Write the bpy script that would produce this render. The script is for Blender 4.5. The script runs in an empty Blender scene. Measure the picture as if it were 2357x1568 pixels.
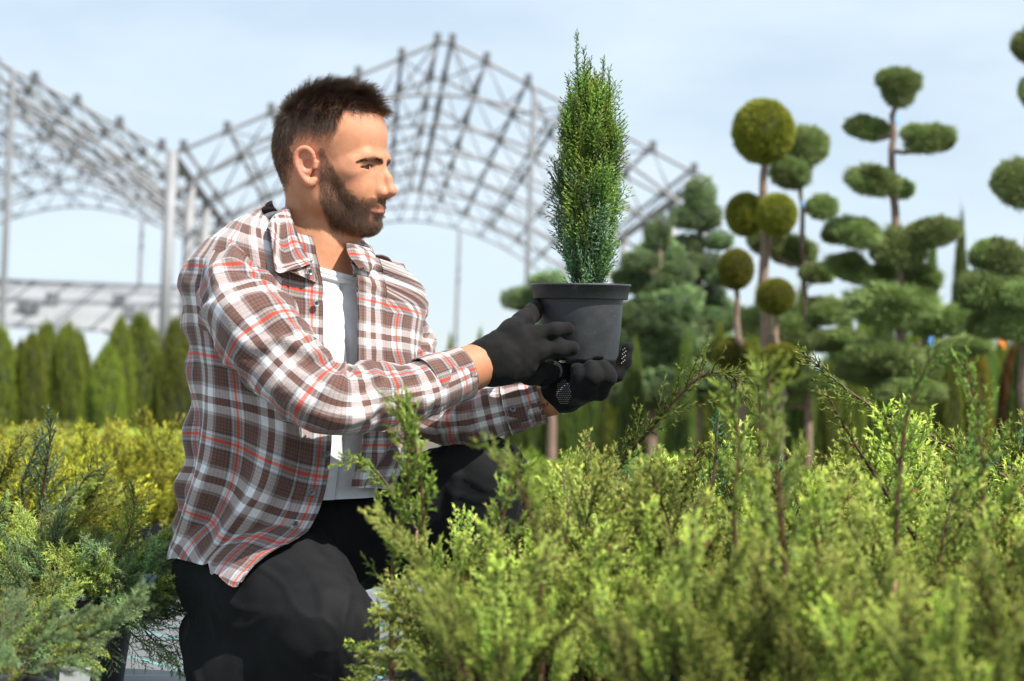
import bpy, math, random
import numpy as np
from mathutils import Vector, Matrix, Euler, noise as mnoise

rng = np.random.default_rng(7)
random.seed(7)
S = bpy.context.scene
C = S.collection
R = math.radians

# ------------------------------------------------------------------ camera
FOC, IMW, IMH = 85.0, 2357.0, 1568.0           # the photograph's grid as it is zoomed
K = 36.0 / FOC / IMW
CAMH = 0.45
PITCH, ROLL = 2.07, 2.2
cam_d = bpy.data.cameras.new("camera")
cam = bpy.data.objects.new("camera", cam_d)
C.objects.link(cam)
S.camera = cam
cam_d.lens = FOC; cam_d.sensor_width = 36.0
cam_d.clip_start = 0.05; cam_d.clip_end = 2000
_rot = Matrix.Rotation(R(90 + PITCH), 3, 'X') @ Matrix.Rotation(R(ROLL), 3, 'Z')
cam.matrix_world = Matrix.Translation((0, 0, CAMH)) @ _rot.to_4x4()
CX = np.array(_rot @ Vector((1, 0, 0)))          # image right
CU = np.array(_rot @ Vector((0, 1, 0)))          # image up
CD = np.array(_rot @ Vector((0, 0, -1)))         # into the picture
CO = np.array((0, 0, CAMH))
D0 = 3.7                                        # distance of the man
cam_d.dof.use_dof = True
cam_d.dof.focus_distance = 3.66
cam_d.dof.aperture_fstop = 6.8
cam_d.dof.aperture_blades = 0

def ray(px, py):
    return CD + CX * ((px - IMW / 2) * K) + CU * ((IMH / 2 - py) * K)
def P(px, py, c=0.0):
    """world point seen at px,py, c metres beyond the man's distance"""
    return CO + ray(px, py) * (D0 + c)
def PD(px, py, d):
    return CO + ray(px, py) * d
def PG(px, py, z=0.0):
    r = ray(px, py)
    return CO + r * ((z - CAMH) / r[2])

# ------------------------------------------------------------------ sky and sun
SUN_EL, SUN_AZ = 52.0, 131.0                     # azimuth clockwise from +Y (the view direction)
sdir = Vector((math.sin(R(SUN_AZ)) * math.cos(R(SUN_EL)), math.cos(R(SUN_AZ)) * math.cos(R(SUN_EL)), math.sin(R(SUN_EL))))
w = bpy.data.worlds.new("World"); S.world = w; w.use_nodes = True
nt = w.node_tree; nt.nodes.clear()
out = nt.nodes.new('ShaderNodeOutputWorld'); bg = nt.nodes.new('ShaderNodeBackground')
sky = nt.nodes.new('ShaderNodeTexSky'); sky.sky_type = 'NISHITA'; sky.sun_disc = False
sky.sun_elevation = R(SUN_EL); sky.sun_rotation = R(SUN_AZ)
sky.air_density = 1.0; sky.dust_density = 0.3; sky.ozone_density = 2.0; sky.altitude = 100
geo = nt.nodes.new('ShaderNodeNewGeometry')
mp = nt.nodes.new('ShaderNodeMapping'); mp.inputs['Scale'].default_value = (1.6, 1.6, 5.0)
mp.inputs['Location'].default_value = (0.35, 0.2, 0.1)
ns = nt.nodes.new('ShaderNodeTexNoise'); ns.inputs['Scale'].default_value = 2.2; ns.inputs['Detail'].default_value = 7; ns.inputs['Roughness'].default_value = 0.55
cr = nt.nodes.new('ShaderNodeMapRange'); cr.inputs['From Min'].default_value = 0.40; cr.inputs['From Max'].default_value = 0.64
cr.inputs['To Min'].default_value = 0.58; cr.inputs['To Max'].default_value = 0.96
mx = nt.nodes.new('ShaderNodeMix'); mx.data_type = 'RGBA'
mx.inputs[7].default_value = (7.5, 8.7, 9.9, 1)
L = nt.links.new
L(geo.outputs['Incoming'], mp.inputs['Vector']); L(mp.outputs[0], ns.inputs['Vector'])
L(ns.outputs['Fac'], cr.inputs['Value']); L(cr.outputs[0], mx.inputs[0])
L(sky.outputs[0], mx.inputs[6]); L(mx.outputs[2], bg.inputs['Color'])
bg.inputs['Strength'].default_value = 0.071
L(bg.outputs[0], out.inputs[0])
sd = bpy.data.lights.new("sun", 'SUN'); sun = bpy.data.objects.new("sun", sd); C.objects.link(sun)
sd.energy = 5.0; sd.angle = R(0.53); sd.color = (1.0, 0.94, 0.86)
sun.rotation_euler = sdir.to_track_quat('Z', 'Y').to_euler()
sun.location = (5, -5, 8)
S.view_settings.view_transform = 'Standard'; S.view_settings.look = 'None'
S.view_settings.exposure = 0.70; S.view_settings.gamma = 1.0; S.view_settings.use_curve_mapping = False
S.render.engine = 'CYCLES'
S.cycles.use_denoising = True
S.cycles.max_bounces = 8; S.cycles.diffuse_bounces = 3; S.cycles.transparent_max_bounces = 12
S.cycles.transmission_bounces = 4

# ------------------------------------------------------------------ helpers
def tag(o, label=None, cat=None, group=None, kind=None):
    if label: o['label'] = label
    if cat: o['category'] = cat
    if group: o['group'] = group
    if kind: o['kind'] = kind
    return o

def link(o, parent=None):
    C.objects.link(o)
    if parent is not None: o.parent = parent
    return o

def empty(name, loc=(0, 0, 0), rz=0.0):
    o = bpy.data.objects.new(name, None); C.objects.link(o)
    o.empty_display_size = 0.05
    o.location = loc; o.rotation_euler = (0, 0, rz)
    return o

def mesh_np(name, verts, faces, mat=None, smooth=True, cols=None, uvs=None, counts=None):
    """verts Nx3, faces MxK array (or flat loops + counts)"""
    me = bpy.data.meshes.new(name)
    verts = np.asarray(verts, dtype=np.float32)
    if counts is None:
        faces = np.asarray(faces, dtype=np.int32)
        counts = np.full(len(faces), faces.shape[1], dtype=np.int32)
        loops = faces.ravel()
    else:
        loops = np.asarray(faces, dtype=np.int32); counts = np.asarray(counts, dtype=np.int32)
    me.vertices.add(len(verts)); me.vertices.foreach_set('co', verts.ravel())
    me.loops.add(len(loops)); me.loops.foreach_set('vertex_index', loops)
    me.polygons.add(len(counts))
    st = np.zeros(len(counts), dtype=np.int32); st[1:] = np.cumsum(counts)[:-1]
    me.polygons.foreach_set('loop_start', st); me.polygons.foreach_set('loop_total', counts)
    me.update(calc_edges=True); me.validate()
    me.polygons.foreach_set('use_smooth', np.full(len(me.polygons), smooth, dtype=bool))
    if cols is not None:
        a = me.color_attributes.new('Col', 'FLOAT_COLOR', 'POINT')
        c4 = np.ones((len(verts), 4), dtype=np.float32); c4[:, :3] = cols
        a.data.foreach_set('color', c4.ravel())
    if uvs is not None:
        uvl = me.uv_layers.new(name='UVMap')
        uvl.data.foreach_set('uv', np.asarray(uvs, dtype=np.float32)[loops].ravel())
    if mat: me.materials.append(mat)
    return me

def mobj(name, me, parent=None):
    o = bpy.data.objects.new(name, me)
    return link(o, parent)

def merge(parts):
    """parts: list of (verts, tris, cols or None) -> one"""
    V, F, Cc, n = [], [], [], 0
    for v, f, c in parts:
        V.append(v); F.append(np.asarray(f) + n); n += len(v)
        if c is not None: Cc.append(np.broadcast_to(np.asarray(c, dtype=float), (len(v), 3)))
    return np.concatenate(V), np.concatenate(F), (np.concatenate(Cc) if Cc else None)

def tube(pts, rad, n=8, closed_ends=True):
    """quads tube along pts, radii rad"""
    pts = np.asarray(pts, float); m = len(pts)
    rad = np.broadcast_to(np.asarray(rad, float), (m,))
    t = np.gradient(pts, axis=0); t /= np.linalg.norm(t, axis=1)[:, None] + 1e-12
    up = np.array((0, 0, 1.0)) if abs(t[0][2]) < .9 else np.array((0, 1.0, 0))
    V = []
    a = np.arange(n) / n * 2 * np.pi
    x = np.cross(up, t[0]); x /= np.linalg.norm(x)
    for i in range(m):
        x = x - t[i] * np.dot(x, t[i]); x /= np.linalg.norm(x) + 1e-12
        y = np.cross(t[i], x)
        V.append(pts[i] + rad[i] * (np.cos(a)[:, None] * x + np.sin(a)[:, None] * y))
    V = np.concatenate(V); F = []
    for i in range(m - 1):
        for j in range(n):
            k = (j + 1) % n
            F.append((i * n + j, i * n + k, (i + 1) * n + k)); F.append((i * n + j, (i + 1) * n + k, (i + 1) * n + j))
    if closed_ends:
        V = np.concatenate([V, pts[:1], pts[-1:]]); q = m * n
        for j in range(n):
            k = (j + 1) % n
            F.append((q, k, j)); F.append((q + 1, (m - 1) * n + j, (m - 1) * n + k))
    return V, np.array(F)

def lathe(profile, n=48):
    """profile list of (r,z); returns verts, quads as tris"""
    pr = np.asarray(profile, float); m = len(pr); a = np.arange(n) / n * 2 * np.pi
    V = np.stack([pr[:, 0, None] * np.cos(a), pr[:, 0, None] * np.sin(a), np.broadcast_to(pr[:, 1, None], (m, n))], -1).reshape(-1, 3)
    F = []
    for i in range(m - 1):
        for j in range(n):
            k = (j + 1) % n
            F.append((i * n + j, i * n + k, (i + 1) * n + k)); F.append((i * n + j, (i + 1) * n + k, (i + 1) * n + j))
    return V, np.array(F)

def box(c, s):
    c = np.asarray(c, float); s = np.asarray(s, float) / 2
    v = np.array([(x, y, z) for x in (-1, 1) for y in (-1, 1) for z in (-1, 1)]) * s + c
    f = [(0, 1, 3), (0, 3, 2), (4, 6, 7), (4, 7, 5), (0, 4, 5), (0, 5, 1), (2, 3, 7), (2, 7, 6), (0, 2, 6), (0, 6, 4), (1, 5, 7), (1, 7, 3)]
    return v, np.array(f)

# ---- materials
def mat_new(name):
    m = bpy.data.materials.new(name); m.use_nodes = True
    n = m.node_tree; b = n.nodes['Principled BSDF']
    return m, n, b
def nd(n, t, **kw):
    x = n.nodes.new(t)
    for k_, v in kw.items(): setattr(x, k_, v)
    return x
def ramp(n, fac, stops):
    r = n.nodes.new('ShaderNodeValToRGB'); e = r.color_ramp.elements
    while len(e) < len(stops): e.new(0.5)
    for i, (p, c) in enumerate(stops):
        e[i].position = p; e[i].color = (*c, 1)
    n.links.new(fac, r.inputs[0]); return r
def noise_n(n, scale, detail=4, rough=0.55, coord='Object', vec=None):
    t = n.nodes.new('ShaderNodeTexNoise'); t.inputs['Scale'].default_value = scale
    t.inputs['Detail'].default_value = detail; t.inputs['Roughness'].default_value = rough
    if vec is None:
        tc = n.nodes.new('ShaderNodeTexCoord'); vec = tc.outputs[coord]
    n.links.new(vec, t.inputs['Vector']); return t
def bump(n, b, height, strength, dist):
    bp = n.nodes.new('ShaderNodeBump'); bp.inputs['Strength'].default_value = strength; bp.inputs['Distance'].default_value = dist
    n.links.new(height, bp.inputs['Height']); n.links.new(bp.outputs[0], b.inputs['Normal']); return bp

def mat_simple(name, col, rough=0.6, var=0.25, scale=20, bmp=0.0, metal=0.0, spec=0.5, coord='Object'):
    m, n, b = mat_new(name)
    t = noise_n(n, scale, coord=coord)
    c = np.array(col)
    r = ramp(n, t.outputs['Fac'], [(0.3, tuple(c * (1 - var))), (0.7, tuple(np.minimum(c * (1 + var), .95)))])
    n.links.new(r.outputs[0], b.inputs['Base Color'])
    b.inputs['Roughness'].default_value = rough; b.inputs['Metallic'].default_value = metal
    b.inputs['Specular IOR Level'].default_value = spec
    if bmp: bump(n, b, t.outputs['Fac'], 0.6, bmp)
    return m

def mat_leaf(name, tint=(1, 1, 1), trans=0.35, rough=0.5, spec=0.35):
    """colour from the vertex attribute Col, varied per object and by noise; some light passes through"""
    m, n, b = mat_new(name)
    at = nd(n, 'ShaderNodeVertexColor', layer_name='Col')
    oi = nd(n, 'ShaderNodeObjectInfo')
    t = noise_n(n, 9.0, 3)
    hs = nd(n, 'ShaderNodeHueSaturation')
    mr = nd(n, 'ShaderNodeMapRange'); mr.inputs['To Min'].default_value = 0.62; mr.inputs['To Max'].default_value = 1.42
    n.links.new(oi.outputs['Random'], mr.inputs['Value'])
    mul = nd(n, 'ShaderNodeMath', operation='MULTIPLY')
    mr2 = nd(n, 'ShaderNodeMapRange'); mr2.inputs['From Min'].default_value = .3; mr2.inputs['From Max'].default_value = .7
    mr2.inputs['To Min'].default_value = 0.75; mr2.inputs['To Max'].default_value = 1.25
    n.links.new(t.outputs['Fac'], mr2.inputs['Value'])
    n.links.new(mr.outputs[0], mul.inputs[0]); n.links.new(mr2.outputs[0], mul.inputs[1])
    n.links.new(mul.outputs[0], hs.inputs['Value'])
    mh = nd(n, 'ShaderNodeMapRange'); mh.inputs['To Min'].default_value = 0.480; mh.inputs['To Max'].default_value = 0.508
    n.links.new(oi.outputs['Random'], mh.inputs['Value']); n.links.new(mh.outputs[0], hs.inputs['Hue'])
    mt = nd(n, 'ShaderNodeMix', data_type='RGBA', blend_type='MULTIPLY'); mt.inputs[0].default_value = 1
    mt.inputs[7].default_value = (*tint, 1)
    n.links.new(at.outputs[0], hs.inputs['Color']); n.links.new(hs.outputs[0], mt.inputs[6])
    n.links.new(mt.outputs[2], b.inputs['Base Color'])
    b.inputs['Roughness'].default_value = rough; b.inputs['Specular IOR Level'].default_value = spec
    tr = nd(n, 'ShaderNodeBsdfTranslucent'); n.links.new(mt.outputs[2], tr.inputs['Color'])
    ms = nd(n, 'ShaderNodeMixShader'); ms.inputs[0].default_value = trans
    o = [x for x in n.nodes if x.type == 'OUTPUT_MATERIAL'][0]
    n.links.new(b.outputs[0], ms.inputs[1]); n.links.new(tr.outputs[0], ms.inputs[2]); n.links.new(ms.outputs[0], o.inputs[0])
    return m

def vcol_mat(name, rough=0.6, spec=0.3, nscale=60, nvar=0.15, bmp=0.0, sss=0.0):
    m, n, b = mat_new(name)
    at = nd(n, 'ShaderNodeVertexColor', layer_name='Col')
    t = noise_n(n, nscale, 5)
    mr = nd(n, 'ShaderNodeMapRange'); mr.inputs['From Min'].default_value = .3; mr.inputs['From Max'].default_value = .7
    mr.inputs['To Min'].default_value = 1 - nvar; mr.inputs['To Max'].default_value = 1 + nvar
    n.links.new(t.outputs['Fac'], mr.inputs['Value'])
    hs = nd(n, 'ShaderNodeHueSaturation'); n.links.new(at.outputs[0], hs.inputs['Color']); n.links.new(mr.outputs[0], hs.inputs['Value'])
    n.links.new(hs.outputs[0], b.inputs['Base Color'])
    b.inputs['Roughness'].default_value = rough; b.inputs['Specular IOR Level'].default_value = spec
    if bmp: bump(n, b, t.outputs['Fac'], 0.5, bmp)
    if sss:
        b.inputs['Subsurface Weight'].default_value = sss
        b.inputs['Subsurface Radius'].default_value = (0.010, 0.0035, 0.0015)
        b.inputs['Subsurface Scale'].default_value = 0.8
    return m

# ------------------------------------------------------------------ organic shapes: signed distance -> mesh
def crom(pts, n):
    """Catmull-Rom resample of MxK points to n samples"""
    p = np.asarray(pts, float); m = len(p)
    q = np.concatenate([[2 * p[0] - p[1]], p, [2 * p[-1] - p[-2]]])
    t = np.linspace(0, m - 1, n); i = np.minimum(t.astype(int), m - 2); f = (t - i).reshape([-1] + [1] * (p.ndim - 1))
    a, b_, c, d = q[i], q[i + 1], q[i + 2], q[i + 3]
    return 0.5 * (2 * b_ + (c - a) * f + (2 * a - 5 * b_ + 4 * c - d) * f ** 2 + (3 * b_ - a - 3 * c + d) * f ** 3)

class SDF:
    def __init__(s): s.p = []
    def cone(s, a, b, r1, r2, k=0.01, op='+', flat=None):
        a = np.asarray(a, float); b = np.asarray(b, float)
        s.p.append(('c', a, b, r1, r2, k, op, flat)); return s
    def chain(s, pts, rads, k=0.01, op='+'):
        for i in range(len(pts) - 1): s.cone(pts[i], pts[i + 1], rads[i], rads[i + 1], k, op)
        return s
    def ell(s, c, r, k=0.01, op='+', rot=None):
        c = np.asarray(c, float); r = np.broadcast_to(np.asarray(r, float), (3,)).copy()
        s.p.append(('e', c, r, rot, 0, k, op, None)); return s
    def rbox(s, c, h, rad, k=0.01, op='+', rot=None):
        s.p.append(('b', np.asarray(c, float), np.asarray(h, float), rot, rad, k, op, None)); return s
    @staticmethod
    def d(pr, X):
        if pr[0] == 'c':
            _, a, b, r1, r2, k, op, flat = pr
            ab = b - a; t = np.clip(((X - a) @ ab) / (ab @ ab + 1e-12), 0, 1)
            q = X - a - t[..., None] * ab
            if flat is not None:      # flat = (axis, factor): squashed along axis
                ax, f = flat; pa = q @ ax
                q = q + (pa * (f - 1))[..., None] * ax
                return (np.linalg.norm(q, axis=-1) - (r1 + (r2 - r1) * t)) / max(1, f) ** .5
            return np.linalg.norm(q, axis=-1) - (r1 + (r2 - r1) * t)
        if pr[0] == 'e':
            _, c, r, rot, _, k, op, _ = pr
            q = X - c
            if rot is not None: q = q @ rot
            k0 = np.linalg.norm(q / r, axis=-1); k1 = np.linalg.norm(q / (r * r), axis=-1) + 1e-9
            return np.where(k0 < 1e-4, -r.min(), k0 * (k0 - 1) / k1)
        _, c, h, rot, rad, k, op, _ = pr
        q = X - c
        if rot is not None: q = q @ rot
        q = np.abs(q) - (h - rad)
        return np.linalg.norm(np.maximum(q, 0), axis=-1) + np.minimum(q.max(-1), 0) - rad
    @staticmethod
    def comb(f, d, k, op):
        if op == '+':
            h = np.maximum(k - np.abs(f - d), 0) / k; return np.minimum(f, d) - h * h * k * .25
        d = -d
        h = np.maximum(k - np.abs(f - d), 0) / k; return np.maximum(f, d) + h * h * k * .25
    def bb(s, pr, m):
        if pr[0] == 'c':
            r = max(pr[3], pr[4]) + m; return np.minimum(pr[1], pr[2]) - r, np.maximum(pr[1], pr[2]) + r
        r = (np.linalg.norm(pr[2]) if pr[3] is not None or pr[0] == 'b' else pr[2].max()) + m
        return pr[1] - r, pr[1] + r
    def ev(s, X):
        f = np.full(X.shape[:-1], 10.0)
        for pr in s.p:
            lo, hi = s.bb(pr, pr[5] + 0.02)
            msk = ((X > lo) & (X < hi)).all(-1)
            if msk.any(): f[msk] = s.comb(f[msk], s.d(pr, X[msk]), pr[5], pr[6])
        return f
    def mesh(s, res, newton=2, lo=None, hi=None):
        los, his = zip(*[s.bb(pr, 2 * res) for pr in s.p if pr[6] == '+'])
        l0 = np.min(los, 0) if lo is None else np.maximum(np.min(los, 0), lo)
        h0 = np.max(his, 0) if hi is None else np.minimum(np.max(his, 0), hi)
        n = np.ceil((h0 - l0) / res).astype(int) + 2
        ax = [l0[i] + np.arange(n[i]) * res for i in range(3)]
        F = np.full(n, 10.0, dtype=np.float32)
        for pr in s.p:
            a, b = s.bb(pr, pr[5] + 3 * res)
            i0 = np.clip(np.floor((a - l0) / res).astype(int), 0, n); i1 = np.clip(np.ceil((b - l0) / res).astype(int) + 1, 0, n)
            if (i1 <= i0).any(): continue
            sl = tuple(slice(i0[q], i1[q]) for q in range(3))
            X = np.stack(np.meshgrid(*[ax[q][sl[q]] for q in range(3)], indexing='ij'), -1)
            F[sl] = s.comb(F[sl], s.d(pr, X), pr[5], pr[6])
        ins = F < 0; s.F = np.clip(F, -.03, .03); s.l0 = l0; s.res = res
        # surface nets
        c = np.zeros(n - 1, dtype=np.int8)
        for dx in (0, 1):
            for dy in (0, 1):
                for dz in (0, 1):
                    c += ins[dx:n[0] - 1 + dx, dy:n[1] - 1 + dy, dz:n[2] - 1 + dz]
        act = (c > 0) & (c < 8)
        idx = np.full(n - 1, -1, dtype=np.int64); ij = np.argwhere(act); idx[act] = np.arange(len(ij))
        acc = np.zeros((len(ij), 3)); cnt = np.zeros(len(ij))
        corners = [(0, 0, 0), (1, 0, 0), (0, 1, 0), (1, 1, 0), (0, 0, 1), (1, 0, 1), (0, 1, 1), (1, 1, 1)]
        val = [F[ij[:, 0] + o[0], ij[:, 1] + o[1], ij[:, 2] + o[2]].astype(float) for o in corners]
        for a in range(8):
            for b in range(a + 1, 8):
                oa, ob = np.array(corners[a]), np.array(corners[b])
                if np.abs(oa - ob).sum() != 1: continue
                m = (val[a] < 0) != (val[b] < 0)
                t = np.where(m, val[a] / (val[a] - val[b] + 1e-12), 0)
                acc[m] += (oa + t[:, None] * (ob - oa))[m]; cnt[m] += 1
        V = l0 + (ij + acc / np.maximum(cnt, 1)[:, None]) * res
        Q = []
        for axis in range(3):
            sa = [slice(None)] * 3; sb = [slice(None)] * 3
            sa[axis] = slice(0, -1); sb[axis] = slice(1, None)
            A, B = ins[tuple(sa)], ins[tuple(sb)]
            e = np.argwhere(A != B)
            u, v = [(1, 2), (2, 0), (0, 1)][axis]
            e = e[(e[:, u] > 0) & (e[:, v] > 0) & (e[:, u] < n[u] - 1) & (e[:, v] < n[v] - 1)]
            def g(du, dv):
                q = e.copy(); q[:, u] -= du; q[:, v] -= dv; return idx[q[:, 0], q[:, 1], q[:, 2]]
            q = np.stack([g(1, 1), g(0, 1), g(0, 0), g(1, 0)], 1)
            flip = ~A[e[:, 0], e[:, 1], e[:, 2]]
            q[flip] = q[flip][:, ::-1]; Q.append(q)
        Q = np.concatenate(Q); Q = Q[(Q >= 0).all(1)]
        h = res * .5
        for _ in range(newton):
            G = s.grad(V, h); d0 = s.ev(V)
            V = V - np.clip(d0, -res * .7, res * .7)[:, None] * G
        return V, Q
    def evg(s, X):
        """quick look-up of the distance in the stored grid"""
        q = (X - s.l0) / s.res; n = np.array(s.F.shape); i = np.clip(np.floor(q).astype(int), 0, n - 2); f = q - i
        o = ((q < 0) | (q > n - 1)).any(-1); f = np.clip(f, 0, 1); r = 0
        for dx in (0, 1):
            for dy in (0, 1):
                for dz in (0, 1):
                    w_ = (f[..., 0] if dx else 1 - f[..., 0]) * (f[..., 1] if dy else 1 - f[..., 1]) * (f[..., 2] if dz else 1 - f[..., 2])
                    r = r + w_ * s.F[i[..., 0] + dx, i[..., 1] + dy, i[..., 2] + dz]
        return np.where(o, .03, r)
    def gradg(s, X, h=None):
        h = h or s.res; k = np.array([(1, -1, -1), (-1, -1, 1), (-1, 1, -1), (1, 1, 1)], float)
        G = sum(s.evg(X + h * q)[..., None] * q for q in k)
        return G / (np.linalg.norm(G, axis=-1, keepdims=True) + 1e-12)
    def grad(s, V, h):
        k = np.array([(1, -1, -1), (-1, -1, 1), (-1, 1, -1), (1, 1, 1)], float)
        G = sum(s.ev(V + h * q)[:, None] * q for q in k)
        return G / (np.linalg.norm(G, axis=1)[:, None] + 1e-12)

def vnoise(X, seed=0):
    """cheap smooth value noise for arrays of points Nx3 (or Nx2)"""
    X = np.asarray(X, float)
    if X.shape[1] == 2: X = np.concatenate([X, np.zeros((len(X), 1))], 1)
    i = np.floor(X).astype(np.int64); f = X - i; f = f * f * (3 - 2 * f)
    def h(a, b, c):
        n = (a * 374761393 + b * 668265263 + c * 2147483647 + seed * 974634777) & 0xffffffff
        n = ((n ^ (n >> 13)) * 1274126177) & 0xffffffff
        n = ((n ^ (n >> 15)) * 2246822519) & 0xffffffff
        return ((n ^ (n >> 16)) & 0xffff) / 65535.0
    r = 0
    for dx in (0, 1):
        for dy in (0, 1):
            for dz in (0, 1):
                wgt = (f[:, 0] if dx else 1 - f[:, 0]) * (f[:, 1] if dy else 1 - f[:, 1]) * (f[:, 2] if dz else 1 - f[:, 2])
                r = r + wgt * h(i[:, 0] + dx, i[:, 1] + dy, i[:, 2] + dz)
    return r * 2 - 1
def fbm(X, seed=0, o=3):
    return sum(vnoise(X * 2 ** k_, seed + k_) * .5 ** k_ for k_ in range(o))
# ------------------------------------------------------------------ foliage shapes
def unit(v): return v / (np.linalg.norm(v, axis=-1, keepdims=True) + 1e-12)

def spikes(p, d, ln, rad, c0, c1, full=True):
    """many pointed scales at once. p,d Nx3; ln,rad N; c0,c1 Nx3 base / tip colour"""
    N = len(p); d = unit(d)
    a = np.where(np.abs(d[:, 2:3]) < .9, np.array([[0, 0, 1.0]]), np.array([[1.0, 0, 0]]))
    x = unit(np.cross(a, d)); y = np.cross(d, x)
    ln = np.broadcast_to(ln, (N,))[:, None]; rad = np.broadcast_to(rad, (N,))[:, None]
    ph = rng.random((N, 1)) * 6.28
    m = .38 if full else 0.0
    ring = [p + d * ln * m + rad * (np.cos(ph + q) * x + np.sin(ph + q) * y) for q in (0, 2.094, 4.189)]
    tip = p + d * ln
    if full:
        V = np.stack([p, *ring, tip], 1).reshape(-1, 3); k = 5
        T = np.array([(0, 2, 1), (0, 3, 2), (0, 1, 3), (1, 2, 4), (2, 3, 4), (3, 1, 4)])
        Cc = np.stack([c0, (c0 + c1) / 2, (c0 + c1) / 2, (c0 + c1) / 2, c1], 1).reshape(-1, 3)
    else:
        V = np.stack([*ring, tip], 1).reshape(-1, 3); k = 4
        T = np.array([(0, 1, 3), (1, 2, 3), (2, 0, 3)])
        Cc = np.stack([c0, c0, c0, c1], 1).reshape(-1, 3)
    F = (T[None] + (np.arange(N) * k)[:, None, None]).reshape(-1, 3)
    return V, F, Cc

def rot_about(v, axis, ang):
    axis = unit(axis); ang = np.asarray(ang)[..., None]
    return v * np.cos(ang) + np.cross(axis, v) * np.sin(ang) + axis * (axis * v).sum(-1, keepdims=True) * (1 - np.cos(ang))
def perp(d):
    a = np.where(np.abs(d[..., 2:3]) < .9, np.array([0, 0, 1.0]), np.array([1.0, 0, 0]))
    return unit(np.cross(a, d))

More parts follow.
